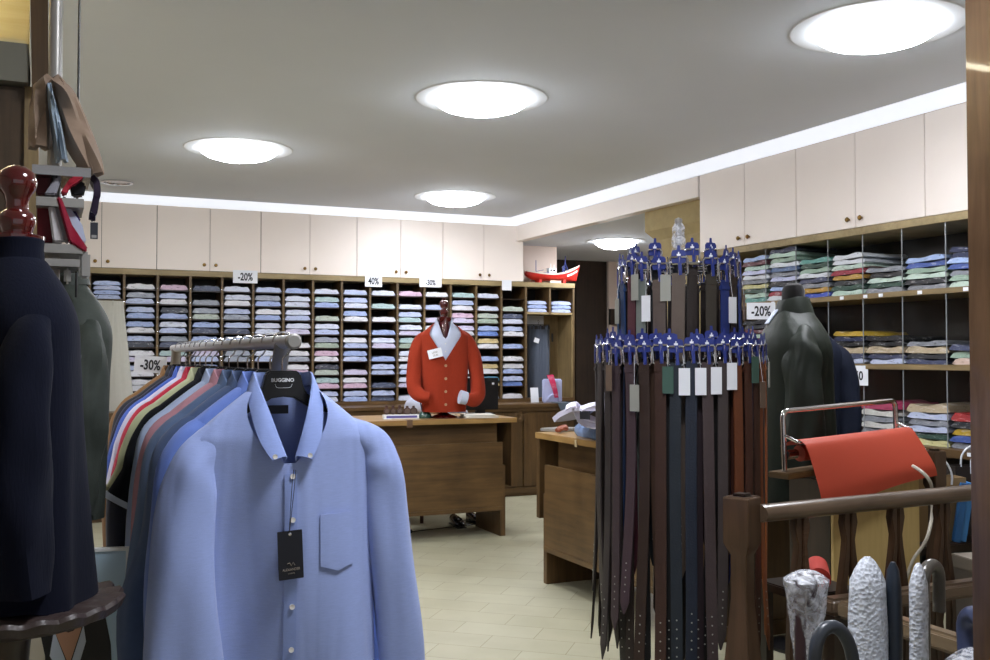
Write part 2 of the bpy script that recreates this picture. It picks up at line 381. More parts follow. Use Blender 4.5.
ceiling_lamp(*LOWLAMP, ZL - .001 + .0, 'round white light in the lower alcove ceiling by the pillar', .31)
t = thing('downlight', 'small round silvery downlight near the back left of the ceiling', 'downlight', (SPOT.x, SPOT.y, ZC))
MB().lathe([(.125, -.002), (.128, -.008), (.104, -.01), (.098, .03), (.085, .08), (.01, .085)], n=40).build('reflector', m_silver, t)
MB().lathe([(.001, .05), (.03, .055), (.035, .07), (.03, .084)], n=20).build('bulb', m_white, t)

# ================================================================== back wall furniture
DX = lambda k: .634 + .2844 * k
ZB, ZT = .955, 2.13                    # clear height of the compartments
ROW = .1305
def back_unit():
    t = thing('shelving_unit', 'long oak wall shelving full of bagged shirts along the back wall', 'shelving', (0, 0, 0))
    MB().box(DX(-6), DX(16) + .02, YB + .34, YB + .358, ZB - .03, ZT + .02).build('back_panel', m_black_board, t)
    for k in range(-6, 17):
        zb = 1.865 - .022 if k == 15 else 1.905 - .022 if k in (-1, -3) else ZB - .03
        o = MB().box(DX(k) - .0105, DX(k) + .0105, YB + .014, YB + .34, zb, ZT).build('divider', m_woodz, t)
        e = MB().box(DX(k) - .0105, DX(k) + .0105, YB + .0, YB + .014, zb, ZT)
        e.build('edge_strip', m_edged, o)
        if 0 <= k <= 14:
            q = MB()
            for r in range(9):
                z = ZT - ROW * (r + 1) + .012
                if z > ZB: q.lathe([(.001, -.006), (.0055, -.006), (.0055, .001), (.001, .002)], (0, 0, 0), 8, Matrix.Translation((DX(k), YB - .001, z)) @ Matrix.Rotation(pi / 2, 4, 'X'))
            q.build('shelf_pin', m_silver, o)
    for r in range(1, 10):
        z = ZT - ROW * r
        MB().box(DX(0), DX(14), YB + .012, YB + .338, z - .009, z).build('shelf', m_dark, t)
    for a, b, z in ((DX(-4), DX(0), 1.905), (DX(14), DX(16), 1.865)):
        MB().box(a, b, YB + .004, YB + .338, z - .022, z).build('niche_shelf', m_edge, t)
    MB().box(DX(-6), DX(16) + .0125, YB - .012, YB + .358, ZT, ZT + .05).build('top_board', m_edge, t, bevel=.003)
    MB().box(DX(-6), DX(16) + .012, YB - .004, YB + .36, ZB - .035, ZB - .0).build('bottom_board', m_wood, t)
    MB().box(DX(14) + .013, DX(16) - .013, YB + .32, YB + .338, ZB, 1.84).box(DX(16) - .024, DX(16) - .0125, YB + .002, YB + .32, ZB, 1.84).build('niche_lining', m_edgez, t)
    MB().box(DX(14) + .013, DX(16) - .21, YB + .30, YB + .318, ZB, 1.84).build('white_backboard', m_paper, t)
    return t
back_unit()
# low cupboards in front of it
def low_cupboard(name, label, xs, y0, y1, h):
    t = thing(name, label, 'cupboard', (0, 0, 0))
    MB().box(xs[0], xs[-1], y0 + .02, y1, .075, h - .03).build('body', m_wood, t)
    MB().box(xs[0], xs[-1], y0 + .012, y1, .0, .03).box(xs[0], xs[-1], y0 - .012, y1, .03, .085).build('plinth', m_wood, t)
    MB().box(xs[0] - .02, xs[-1] + .02, y0 - .02, y1 + .0, h - .035, h).box(xs[0] - .01, xs[-1] + .01, y0 - .005, y1, h - .075, h - .035).build('worktop', m_wood, t, bevel=.004)
    for a, b in zip(xs[:-1], xs[1:]):
        d = MB().box(a + .01, b - .01, y0, y0 + .02, .095, h - .085)
        d.box(a + .05, b - .05, y0 - .003, y0, .14, h - .13).build('door', m_woodz, t, bevel=.002)
        o = [c for c in t.children if c.name.startswith('door')][-1]
        M = Matrix.Translation((b - .045, y0 - .004, .79)) @ Matrix.Rotation(pi / 2, 4, 'X')
        MB().lathe([(.055, -.002), (.055, .006), (.045, .01), (.02, .008), (.015, .004), (.001, .004)], n=28, M=M).build('ring_pull', m_woodz, o)
    return t
low_cupboard('low_cupboard', 'low brown oak cupboard with ring pulls under the back shelving', [-.5, .35, 1.2, 2.05, 2.9, 3.7, 4.38, 4.97], 9.06, 9.82, .918)
# upper peach cupboards
m_gap = plain('door gap', '#4a3a30', .7)
def wall_cupboard(label, w, loc, rz, knobs=True):
    t = thing('wall_cupboard', label, 'cupboard', loc, rz, 'peach wall cupboards')
    z0, z1 = 2.182, 2.764
    MB().box(.002, w - .002, .021, .34, z0, z1).build('body', m_gap, t)
    for s in (0, 1):
        a, b = (.003, w / 2 - .0022) if s == 0 else (w / 2 + .0022, w - .003)
        d = MB().box(a, b, 0, .02, z0 + .002, z1).build('door', m_peach, t, bevel=.0015)
        kx = w / 2 + (-.052 if s == 0 else .052)
        M = Matrix.Translation((kx, .0, z0 + .055)) @ Matrix.Rotation(pi / 2, 4, 'X')
        MB().lathe([(.007, -.001), (.006, .008), (.013, .013), (.016, .02), (.011, .027), (.001, .028)], n=18, M=M).build('knob', m_brass, d)
    return t
px = [157, 261, 357, 443, 523.5]
xs = [on_Y(u, 240, YB).x for u in px]
w0 = xs[1] - xs[0]
xs = [xs[0] - 2 * w0 - .0, xs[0] - w0] + xs
wl = ['leftmost one beyond the tie rack', 'left one above the cream trousers', 'second from the left, over the -20% sign', 'middle one of the back wall', 'fourth one, over the -30% sign',
      'last one at the corner beside the boat']
for i in range(6):
    wall_cupboard('peach two-door wall cupboard on the back wall, ' + wl[i], xs[i + 1] - xs[i], (xs[i], YB, 0), 0)
ry = [on_X(u, 200, XR).y for u in (699.5, 796, 925)]
ry.append(ry[2] - (ry[1] - ry[2]) * .98); ry.append(ry[3] - .84); ry.append(ry[4] - .84)
rl = ['nearest the stone pillar', 'middle one over the folded sweaters', 'cut off by the dark door post', 'next one towards the entrance', 'last one at the entrance']
for i in range(5):
    wall_cupboard('peach two-door wall cupboard on the right wall, ' + rl[i], ry[i] - ry[i + 1], (XR, ry[i], 0), -pi / 2)

# ================================================================== folded shirts on the back shelves
SH = {'pale blue': '#b4c1e2', 'blue white': '#cfd6e8', 'white': '#dcdee4', 'sky blue': '#9fb2de', 'lilac': '#cac5df', 'pink': '#d0b3c9', 'navy check': '#4c556e', 'grey': '#9aa2b0',
      'green': '#9bab9c', 'yellow': '#cdb986', 'teal blue': '#5f9cba', 'mid blue': '#6f8fd4', 'sage': '#b3bfb4', 'mint': '#a9c3c4', 'dark': '#3c4250'}
m_sh = {k: bagged(k + ' bagged cotton', v) for k, v in SH.items()}
def folded_mesh(w, d, h, seed, sag=.15, collar=True, wav=.06):
    r = random.Random(seed); nx, ny = 13, 5; top = []; bot = []
    ph = r.uniform(0, 6)
    for j in range(ny):
        a = []; b = []
        for i in range(nx):
            u, v = i / (nx - 1), j / (ny - 1)
            x = (u - .5) * w; y = v * d
            e = min(1, (1 - abs(2 * u - 1)) * 5) ** .5; f = min(1, v * 6 + .25) ** .5
            hh = h * (.30 + .70 * e) * (.8 + .2 * f) * (1 - sag * (1 - e)) + h * wav * sin(u * 9 + ph + v * 3)
            if collar and v < .3: hh += h * .10 * exp(-((u - .5) / .12) ** 2) - h * .1 * exp(-((u - .22) / .06) ** 2) - h * .1 * exp(-((u - .78) / .06) ** 2)
            a.append((x + .003 * sin(v * 7 + ph), y, hh)); b.append((x * .97, y, .001 + h * .1 * (1 - e)))
        top.append(a); bot.append(b)
    m = MB(); n = nx * ny; V = [p for q in top for p in q] + [p for q in bot for p in q]; F = []
    for j in range(ny - 1):
        for i in range(nx - 1):
            a = j * nx + i; F += [(a, a + 1, a + nx + 1, a + nx), (n + a, n + a + nx, n + a + nx + 1, n + a + 1)]
    for i in range(nx - 1):
        F += [(i, n + i, n + i + 1, i + 1)]; a = (ny - 1) * nx + i; F += [(a, a + 1, n + a + 1, n + a)]
    for j in range(ny - 1):
        a = j * nx; F += [(a, a + nx, n + a + nx, n + a)]; a += nx - 1; F += [(a, n + a, n + a + nx, a + nx)]
    return m.add(V, F)
_fm = {}
def folded(name, key, mats, w, d, h, seed, **kw):
    k = (key, seed, round(w, 3), round(d, 3), round(h, 3))
    if k not in _fm:
        _fm[k] = folded_mesh(w, d, h, seed, **kw).build(name, mats[key]); return _fm[k]
    o = _fm[k].copy(); C.objects.link(o); return o
ORD = ['first', 'second', 'third', 'fourth', 'fifth', 'sixth', 'seventh', 'eighth', 'ninth', 'tenth', 'eleventh', 'twelfth', 'thirteenth', 'fourteenth']
spec = {(1, 0): ['pink'], (0, 2): ['sky blue', 'pale blue'], (1, 2): ['sky blue', 'dark'], (2, 1): ['grey', None], (2, 3): ['navy check', 'sky blue'], (1, 4): ['navy check', 'grey'], (0, 4): ['dark', 'pale blue'],
        (4, 4): ['navy check', 'blue white'], (8, 0): ['blue white'], (9, 0): ['pink'], (9, 4): ['green', 'mint'], (8, 1): ['mint'], (8, 2): ['white'], (9, 2): ['mint', 'pale blue'],
        (10, 1): ['pale blue'], (10, 2): ['lilac'], (10, 3): ['green', 'white'], (10, 4): ['white', 'pink'], (10, 5): ['pink'], (10, 6): ['lilac', 'pink'], (10, 7): ['blue white'], (11, 0): ['mint'],
        (11, 1): ['white', 'pale blue'], (11, 2): ['lilac', 'pink'], (12, 0): ['blue white'], (12, 1): ['blue white'], (12, 2): ['green', 'sage'], (12, 3): ['mid blue', 'sky blue'], (12, 4): ['white', 'yellow'],
        (12, 5): ['sky blue'], (12, 6): ['white', 'yellow'], (12, 7): ['yellow', 'teal blue'], (12, 8): ['grey', 'blue white'], (13, 0): [], (13, 1): ['sage', None], (13, 2): ['blue white', 'navy check'],
        (13, 3): ['white', 'pale blue'], (13, 4): ['sky blue'], (13, 5): ['white'], (13, 6): ['sky blue', 'white'], (13, 7): ['mid blue', 'pale blue'], (13, 8): ['white'],
        (6, 4): ['green', 'grey'], (6, 6): ['sage', 'dark'], (6, 7): ['pink', 'mint'], (5, 6): ['pink', 'white'], (3, 3): ['navy check', 'pale blue'], (5, 5): ['grey', 'white'], (7, 7): ['pink', 'white']}
pool = ['pale blue'] * 9 + ['blue white'] * 9 + ['white'] * 6 + ['sky blue'] * 5 + ['lilac'] * 3 + ['grey', 'navy check', 'sage', 'mint', 'pink']
for c in range(14):
    for r in range(9):
        zc = ZT - ROW * (r + 1) if r < 8 else ZB - .0
        zc = ZT - ROW * (r + 1)
        if zc < ZB - .02: continue
        ks = spec.get((c, r))
        if ks is None: ks = [rnd.choice(pool)] if r == 0 else [rnd.choice(pool), rnd.choice(pool)] if rnd.random() < .86 else [rnd.choice(pool)]
        ks = [k for k in ks if k]
        for q, k in enumerate(ks):
            sd = rnd.randrange(3)
            h = .051
            o = folded('folded_shirt', k, m_sh, .246, .30, h, sd)
            place(o, (DX(c) + .1422 + rnd.uniform(-.006, .006), YB + .012 + rnd.uniform(0, .02), zc + q * (h + .003) + .0006), rnd.uniform(-.03, .03))
            pos = 'alone' if len(ks) == 1 else ('lower of two', 'upper of two')[q]
            tag(o, f'{k} bagged shirt, {pos}, {ORD[c]} column, {ORD[r]} row of the back shelves', 'shirt', 'bagged shirts on the back shelves')
def bare_stack(x, z, n, where, w=.235):
    for i in range(n):
        k = ('pale blue', 'sky blue', 'pale blue', 'sky blue')[i % 4]
        o = folded('folded_shirt', k, m_sh, w, .30, .04, 10 + i % 3, collar=False, sag=.3)
        place(o, (x, YB + .015, z + i * .041), rnd.uniform(-.05, .05))
        tag(o, f'{k} folded shirt, {ORD[i]} from the bottom, {where}', 'shirt', 'bagged shirts on the back shelves')
bare_stack(DX(-1) + .142, 1.906, 4, 'stack above the cream trousers')
bare_stack(DX(-2) + .142, 1.906, 4, 'leftmost stack behind the navy sweater')
bare_stack(DX(14) + .138, 1.866, 3, 'left stack above the grey trousers')
bare_stack(DX(15) + .142, 1.866, 3, 'right stack under the boat', .24)
# ================================================================== garments
class Garment:
    def __init__(s, nw=.068, sw=.215, sl=.095, L=.78, chest=.225, hem=.235, dn=.055, d=.05, dh=.05, drop=.14, seed=0, amp=.012, e=.8, fr=(31, 19), vk=1.3, soft=False):
        s.__dict__.update(locals()); r = random.Random(seed); s.ph = [r.uniform(0, 6.3) for _ in range(6)]
    def w(s, z):
        z = -z
        if z < s.sl: return s.nw + (s.sw - s.nw) * (sin(pi / 2 * max(0, z / s.sl)) if s.soft else max(0, z / s.sl) ** .9)
        t = (z - s.sl) / (s.L - s.sl); k = min(1, t / .25)
        a = s.sw + (s.chest - s.sw) * (k * k * (3 - 2 * k)); return a + (s.hem - s.chest) * max(0, (t - .25) / .75)
    def dd(s, z):
        z = -z
        if z < s.sl: return s.dn + (s.d - s.dn) * (sin(pi / 2 * max(0, z / s.sl)) if s.soft else max(0, z / s.sl))
        t = (z - s.sl) / (s.L - s.sl); return s.d + (s.dh - s.d) * t
    def fold(s, x, z, front):
        t = max(0, min(1, (-z - .1) / (s.L - .1)))
        p = s.ph if front else s.ph[::-1]
        return s.amp * (.12 + t) * (sin(x * s.fr[0] + p[0] + z * 1.5) * .6 + sin(x * s.fr[1] * 2.3 + p[1] - z * 2) * .35 + sin(x * s.fr[1] + p[2] + z * 4) * .5)
    def pt(s, c, sn, z):
        w, d = s.w(z), s.dd(z)
        x = w * math.copysign(abs(c) ** s.e, c); y = d * math.copysign(abs(sn) ** s.e, sn)
        g = min(1, (1 - abs(x) / w) * 5) if w else 1
        return (x, y + g * s.fold(x, z, sn < 0), z)
    def front(s, x, z):
        w = s.w(z); c = min(1, abs(x) / w) ** (1 / s.e); sn = -sqrt(max(0, 1 - c * c))
        return s.pt(math.copysign(c, x), sn, z)[1]
    def body(s, nu=72, nv=44, wave=0):
        v = []; f = []
        for j in range(nv + 1):
            q = (j / nv) ** 1.45
            for i in range(nu):
                th = 2 * pi * i / nu; c, sn = cos(th), sin(th); t = abs(c) ** s.e
                zn = -s.drop * (1 - t) ** s.vk if sn < 0 else -.012 * (1 - t)
                zh = -s.L + wave * sin(3 * th + s.ph[3]) + wave * .6 * sin(7 * th + s.ph[4])
                v.append(s.pt(c, sn, zn + (zh - zn) * q))
        for j in range(nv):
            for i in range(nu):
                k = (i + 1) % nu; f.append((j * nu + i, j * nu + k, (j + 1) * nu + k, (j + 1) * nu + i))
        return v, f
def add_body(m, g, **k):
    v, f = g.body(**k); m.add(v, f)
def sleeve_fold(seed, a=.08):
    r = random.Random(seed); p = [r.uniform(0, 6) for _ in range(4)]
    return lambda t, th: a * (.25 + t) * (sin(3 * th + p[0] + 5 * t) * .7 + sin(5 * th + p[1] - 8 * t) * .5) + a * .4 * sin(22 * t + p[2] + 2 * th)
def sleeve(path, r, seed=0, n=20, steps=26, a=.08):
    P = cat(path, steps); k = len(r) - 1; rr = []
    for i in range(steps):
        t = i / (steps - 1) * k; b = min(int(t), k - 1); t -= b
        rr.append((r[b][0] + (r[b + 1][0] - r[b][0]) * t, r[b][1] + (r[b + 1][1] - r[b][1]) * t))
    return MB().tube(P, rr, n, ref=(1, 0, 0), fold=sleeve_fold(seed, a))
def collar_grid(nw, dn, h, drop, px, pz, n=46):
    base = [(0, dn, 0), (nw * .75, dn * .7, 0), (nw, 0, -.002), (nw * .72, -dn * .85, -drop * .45), (.012, -dn - .012, -drop)]
    foldl = [(0, dn, h), (nw * .72, dn * .62, h), (nw * .93, -.004, h * .8), (nw * .62, -dn * .98, -drop * .42 + .014), (.009, -dn - .022, -drop + .008)]
    outer = [(0, dn + .016, h - .045), (nw * .95, dn * .85, h - .05), (nw * 1.21, -.012, -.018), (nw * 1.02, -dn * 1.2, -drop * .62 - .004), (px, -dn - .032, -drop - pz)]
    rows = []
    A, B, D = cat(base, n), cat(foldl, n), cat(outer, n)
    B2 = [b + (d - b) * .1 + Vector((0, 0, .004)) for b, d in zip(B, D)]
    Mid = [b + (d - b) * .55 + Vector((0, -.004 if k > n * .5 else .003, .004)) for k, (b, d) in enumerate(zip(B, D))]
    for row in (A, B, B2, Mid, D):
        rows.append([Vector((-p.x, p.y, p.z)) for p in row[:0:-1]] + row)
    return rows
def button(m, x, y, z, r=.0055):
    m.lathe([(.001, -.0006), (r, -.0002), (r, .0018), (r * .6, .0014), (.001, .0012)], n=12, M=Matrix.Translation((x, y, z)) @ Matrix.Rotation(pi / 2, 4, 'X'))

# ================================================================== clothes rail
RX, RZ = .466, 1.43
t = thing('clothes_rail', 'grey metal clothes rail full of shirts in the left foreground', 'clothes rail', (RX, 0, 0))
MB().tube([(0, 2.05, RZ), (0, 2.06, RZ), (0, 4.17, RZ)], [.0145, .0145, .0145], 20).build('rod', m_rod, t)
MB().lathe([(.001, -.004), (.012, -.004), (.0165, 0), (.0165, .012), (.0145, .013)], n=24, M=Matrix.Translation((0, 2.046, RZ)) @ Matrix.Rotation(-pi / 2, 4, 'X')).build('end_cap', m_steel, t)
for y in (2.215, 4.13):
    MB().tube(cat([(0, y - .06, RZ - .004), (0, y - .045, RZ - .03), (0, y - .02, RZ - .07), (0, y, RZ - .12), (0, y, .9), (0, y, .06)], 30), [(.018, .011)] * 30, 12, ref=(1, 0, 0)).build('upright', m_steel, t)
    MB().tube(cat([(-.24, y, .035), (-.2, y, .06), (0, y, .06), (.2, y, .06), (.24, y, .035)], 14), .014, 10).build('foot', m_steel, t)
    q = MB()
    for x in (-.235, .235): q.lathe([(.001, .0), (.016, .002), (.018, .018), (.014, .034), (.001, .036)], (x, y, 0), 14)
    q.build('caster', m_black, t)
MB().tube([(0, 2.215, .06), (0, 4.13, .06)], .012, 10).build('base_bar', m_steel, t)

def hanger(loc, label, rz=0, wide=False, brand=False):
    t = thing('clothes_hanger', label, 'hanger', loc, rz, 'hangers on the clothes rail')
    half = [(.0, .034), (.028, .034), (.037, .028), (.042, .006), (.048, -.012), (.10, -.05), (.150, -.086), (.156, -.098), (.150, -.102), (.10, -.07), (.05, -.04), (.024, -.024), (0, -.021)]
    poly = half + [(-x, z) for x, z in half[-2:0:-1]]
    MB().prism(poly, .022, Matrix.Translation((0, .012, 0))).build('hanger_body', m_black, t, bevel=.004)
    hp = [(0, .012, .03), (0, .012, .058), (.012, .012, .07), (.02, .012, .088), (.0195, .012, .104), (.009, .012, .114), (-.006, .012, .115), (-.017, .012, .107), (-.021, .012, .095)]
    MB().tube(cat(hp, 26), .0019, 8).build('hook', m_silver, t)
    if wide:
        b = [c for c in t.children if c.name.startswith('hanger_body')][0]
        letters('lettering', 'BUGGINO', .0105, m_paper, b, Matrix.Translation((-.002, -.0006, .014)), squeeze=1.0, bold=.03)
        MB().tube(cat([(-.018, -.0006, .006), (-.014, -.0006, -.001), (0, -.0006, -.002), (.014, -.0006, -.001), (.018, -.0006, .006)], 20), .0004, 5).build('emblem_line', m_paper, b)
    return t
def shirt(name, label, cat_, mat, Y, rz=0, long=True, collar=True, seed=0, trim=None, hw=0, L=.76, inner=None, z=1.335, sw=.215, x=0, thick=.045):
    t = thing(name, label, cat_, (RX + x, Y, z), rz, 'garments hanging on the clothes rail')
    g = Garment(seed=seed, L=L, d=thick, dh=thick * .95, dn=.045, drop=.12, sw=sw - .02, chest=sw - .02, hem=sw, amp=.011)
    m = MB(); add_body(m, g, nu=56, nv=34); m.build('body', mat, t)
    for s in (-1, 1):
        k = sw / .212
        hd = [(.07, -.085, .028), (.126, -.095, .034), (.168, -.122, .041), (.193, -.165, .047), (.203, -.235, .050)]
        if long:
            hd += [(.212, -.36, .052), (.218 + hw, -.50, .050), (.22 + hw, -.66, .040)]
        else:
            hd = hd[:4] + [(.206, -.22, .054), (.216, -.28, .058), (.226 + hw, -.35, .060)]
        p = [(s * a * k, -.004, b) for a, b, _ in hd]
        q = sleeve(p, [(r_, min(r_ * .9, .044)) for _, _, r_ in hd], seed + s, a=.07 if long else .04)
        so = q.build('sleeve', mat, t)
        if trim and not long:
            e = Vector(p[-1]); e0 = (e - Vector(p[-2])).normalized(); MB().tube([e - e0 * .012, e + e0 * .004], [(.0645, .048), (.0645, .048)], 20, ref=(1, 0, 0), fold=lambda t_, th: .02 * sin(3 * th)).build('cuff_band', trim, so)
    if collar: MB().sheet(collar_grid(.066, .05, .03, .115, .04, .02, 26), .002).build('collar', trim if collar == 'trim' else mat, t)
    return t
def cl(name, col, **k): return cloth(name, col, **k)
G = [  # Y, name, label, category, material, options
    (2.27, 'shirt', 'mid blue long-sleeved shirt right behind the front shirt', 'shirt', cl('mid blue poplin', '#6c86d0'), dict(hw=.0)),
    (2.41, 'shirt', 'slate blue denim shirt, third on the rail from the front', 'shirt', cl('slate denim', '#46587c', var=.2), dict(hw=.04)),
    (2.55, 'shirt', 'dusty steel blue shirt just in front of the pink one', 'shirt', cl('steel blue twill', '#566a8c', var=.15), dict(hw=.015)),
    (2.69, 'shirt', 'dusty pink long-sleeved shirt on the rail', 'shirt', cl('dusty pink twill', '#b48391'), dict(L=.7)),
    (2.83, 'shirt', 'pale sky blue shirt between the pink shirt and the black polo', 'shirt', cl('pale blue poplin', '#b4c4e6'), dict(L=.74)),
    (2.98, 'polo_shirt', 'black short-sleeved polo with white trim on the rail', 'polo shirt', cl('black pique', '#14161d', sheen=.05), dict(long=False, hw=.03, L=.66)),
    (3.14, 'polo_shirt', 'pale sage polo shirt with beige sleeve behind the black polo', 'polo shirt', cl('pale sage pique', '#bfc29b'), dict(long=False, hw=.02, L=.9)),
    (3.27, 'polo_shirt', 'bright red polo shirt on the rail', 'polo shirt', cl('red pique', '#b8173a'), dict(long=False, L=.7)),
    (3.40, 'shirt', 'white lilac shirt behind the red polo', 'shirt', cl('white lilac poplin', '#cfd0e6'), dict(long=False, L=.9)),
    (3.52, 'shirt', 'royal blue striped shirt, fourth from the far end of the rail', 'shirt', cl('royal blue cotton', '#3d5cb4'), dict(long=False)),
    (3.64, 'shirt', 'navy shirt just in front of the dark grey one on the rail', 'shirt', cl('navy cotton', '#161c3a'), dict(long=False)),
    (3.76, 'shirt', 'dark grey shirt next to the camel jacket on the rail', 'shirt', cl('dark grey cotton', '#23262f'), dict(L=.9)),
    (3.92, 'jacket', 'camel brown jacket at the far end of the clothes rail', 'jacket', cl('camel suede', '#7d5a34'), dict(L=.8, thick=.06)),
]
mt = cl('white rib trim', '#dfe3ec'); mb = cl('beige rib trim', '#a59f80')
for i, (Y, nm, lb, ct, mm, op) in enumerate(G):
    kw = dict(op)
    shirt(nm, lb, ct, mm, Y, rz=R(rnd.uniform(-4, 4)), seed=20 + i, trim=mt if 'black short' in lb else mb if 'sage' in lb else None, **kw)
    hanger((RX, Y, 1.335), f'black hanger with wire hook carrying the {lb.split(" on the rail")[0]}'.replace(' right behind the front shirt', ' second from the front').replace('carrying the', 'in the') if len(lb.split()) < 9 else f'black hanger with wire hook inside the {" ".join(lb.split()[:6])}')
# ---- the front shirt
m_cham = cloth('light blue chambray', '#97a8db', var=.14, bump=.18, weave=700, slub=1)
m_cham2 = cloth('light blue chambray yoke', '#8da0d7', var=.12, bump=.15, weave=700, slub=1)
t = thing('shirt', 'light blue button-down shirt with black swing tag at the front of the rail', 'shirt', (RX - .008, 2.105, 1.335), 0, 'garments hanging on the clothes rail')
hanger((RX - .008, 2.105, 1.335), 'black hanger with lettered neck plate inside the front light blue shirt', wide=True)
g = Garment(seed=5, L=.80, sl=.105, d=.058, dh=.06, dn=.048, nw=.062, drop=.165, sw=.192, chest=.19, hem=.205, amp=.034, fr=(21, 15), vk=1.15)
m = MB(); add_body(m, g, nu=110, nv=70); m.build('body', m_cham, t)
for s, hw in ((-1, .0), (1, 0)):
    if s < 0: hd = [(.07, -.088, .030), (.128, -.098, .036), (.170, -.126, .043), (.196, -.168, .050), (.207, -.235, .056), (.216, -.38, .066), (.216, -.56, .076), (.206, -.74, .06)]
    else: hd = [(.06, -.082, .028), (.124, -.097, .036), (.170, -.126, .043), (.194, -.168, .048), (.204, -.235, .049), (.220, -.38, .050), (.238, -.56, .049), (.25, -.74, .045)]
    p = [(s * a + .014 * (a > .13), -.006 - (.03 if s < 0 else .008) * min(1, max(0, -b - .12) / .35), b) for a, b, _ in hd]
    r = [(q_, min(q_ * (.72 if k_ < 2 else .85 if k_ == 2 else .95), .052)) for k_, (_, _, q_) in enumerate(hd)]
    so = sleeve(p, r, 40 + s, n=36, steps=56, a=.085).build('sleeve', m_cham, t)
    MB().tube([(p[-1][0], p[-1][1], -.735), (p[-1][0], p[-1][1], -.80)], [(.05, .04), (.05, .04)], 24, ref=(1, 0, 0)).build('cuff', m_cham, so)
cg = collar_grid(.064, .053, .030, .150, .040, -.004, 60)
co = MB().sheet(cg, .0022).build('collar', m_cham2, t)
# placket, buttons, pocket, label
zs = [-.175 - i * .0125 for i in range(50)]
MB().sheet([[(x, g.front(x, z) - .0035, z) for x in (-.012, -.006, 0, .006, .013)] for z in zs], .002).build('placket', m_cham2, t)
for z in (-.18, -.268, -.356, -.444, -.532, -.62, -.70):
    q = MB(); button(q, .004, g.front(.004, z) - .0052, z); q.build('button', m_btn, t)
for s in (-1, 1):
    q = MB(); button(q, s * .0355, -.0885, -.137, .005); q.build('button', m_btn, t)
px_ = [(.062 + .073 * i / 8) for i in range(9)]; pz_ = [-.262 - .105 * j / 9 for j in range(10)]
MB().sheet([[(x, g.front(x, z) - .003 - .0015 * sin(i / 8 * pi), z - (.012 * (1 - abs(i / 4 - 1)) if j == 9 else 0)) for i, x in enumerate(px_)] for j, z in enumerate(pz_)], .0018).build('pocket', m_cham, t)
MB().box(-.03, .018, .034, .036, -.058, -.04).build('neck_label', m_ink, t)
# ---- swing tag on a cord
m_navytag = plain('navy black swing card', '#0c0f1c', .45)
tg = MB().box(-.0255, .0255, -.001, .001, -.098, 0); 
to = tg.build('swing_tag', m_navytag, t, bevel=.0008)
to.location = (-.004, -.082, -.288); to.rotation_euler = (0, R(-2.5), R(2))
letters('lettering', 'ALEXANDER', .0075, m_silver, to, Matrix.Translation((0, -.0016, -.078)), squeeze=.85, bold=.01)
letters('lettering', 'SHIRTS', .0045, m_silver, to, Matrix.Translation((0, -.0016, -.086)), squeeze=1, bold=0)
MB().tube([(-.008, -.0016, -.066), (-.003, -.0016, -.064), (.0, -.0016, -.07), (.004, -.0016, -.064), (.008, -.0016, -.07)], .0011, 6).build('emblem', m_silver, to)
MB().lathe([(.002, 0), (.0034, .0003), (.0034, .001), (.002, .0013)], n=12, M=Matrix.Translation((0, -.001, -.007)) @ Matrix.Rotation(pi / 2, 4, 'X')).build('eyelet', m_silver, to)
MB().tube(cat([(.002, -.09, -.165), (-.001, -.088, -.2), (-.004, -.086, -.26), (-.005, -.084, -.293)], 16), .0007, 6).tube(cat([(.006, -.09, -.165), (.004, -.088, -.2), (-.002, -.086, -.26), (-.005, -.084, -.293)], 16), .0007, 6).build('tag_cord', m_ink, t)

# ================================================================== price signs
def sign(text, p, rz, w, h, label, size=None, tilt=0):
    t = thing('price_sign', label, 'sign', p, rz); t.rotation_euler[1] = tilt
    c = MB().box(-w / 2, w / 2, -.0015, .0015, -h / 2, h / 2).build('card', m_paper, t)
    if text: letters('lettering', text, size or h * .82, m_ink, c, Matrix.Translation((0, -.0022, -.004)), squeeze=.70, bold=.025)
    return t
def back_sign(text, u0, v0, u1, v1, label, Y=YB - .022):
    a, b = on_Y(u0, v0, Y), on_Y(u1, v1, Y); return sign(text, (a + b) / 2, 0, (b - a).x, a.z - b.z, label)
back_sign('-20%', 233, 270, 257.5, 283.5, 'white -20% sign under the wall cupboards, above the back shelves')
back_sign('40%', 365, 275, 382, 287, 'white 40% sign hanging above the back shelves')
back_sign('-30%', 419.5, 277.5, 441.5, 287.5, 'white -30% sign above the back shelves over the orange cardigan')
back_sign('', 502, 280, 511.5, 290.5, 'small blank white card at the right end of the back shelves')
p = at(150.5, 364.4, 4.05); sign('-30%', p, R(-14), .125, .068, 'white -30% sign at the far end of the clothes rail', tilt=R(4))
p = at(761, 311, 6.6); sign('-20%', p, R(-30), .185, .11, 'white -20% sign hanging below the top right shelf')
p = on_X(858, 375.5, XR - .02); sign('%0', p, R(-62), .12, .12, 'white sign partly hidden behind the navy jacket, below the middle right shelf', size=.075)

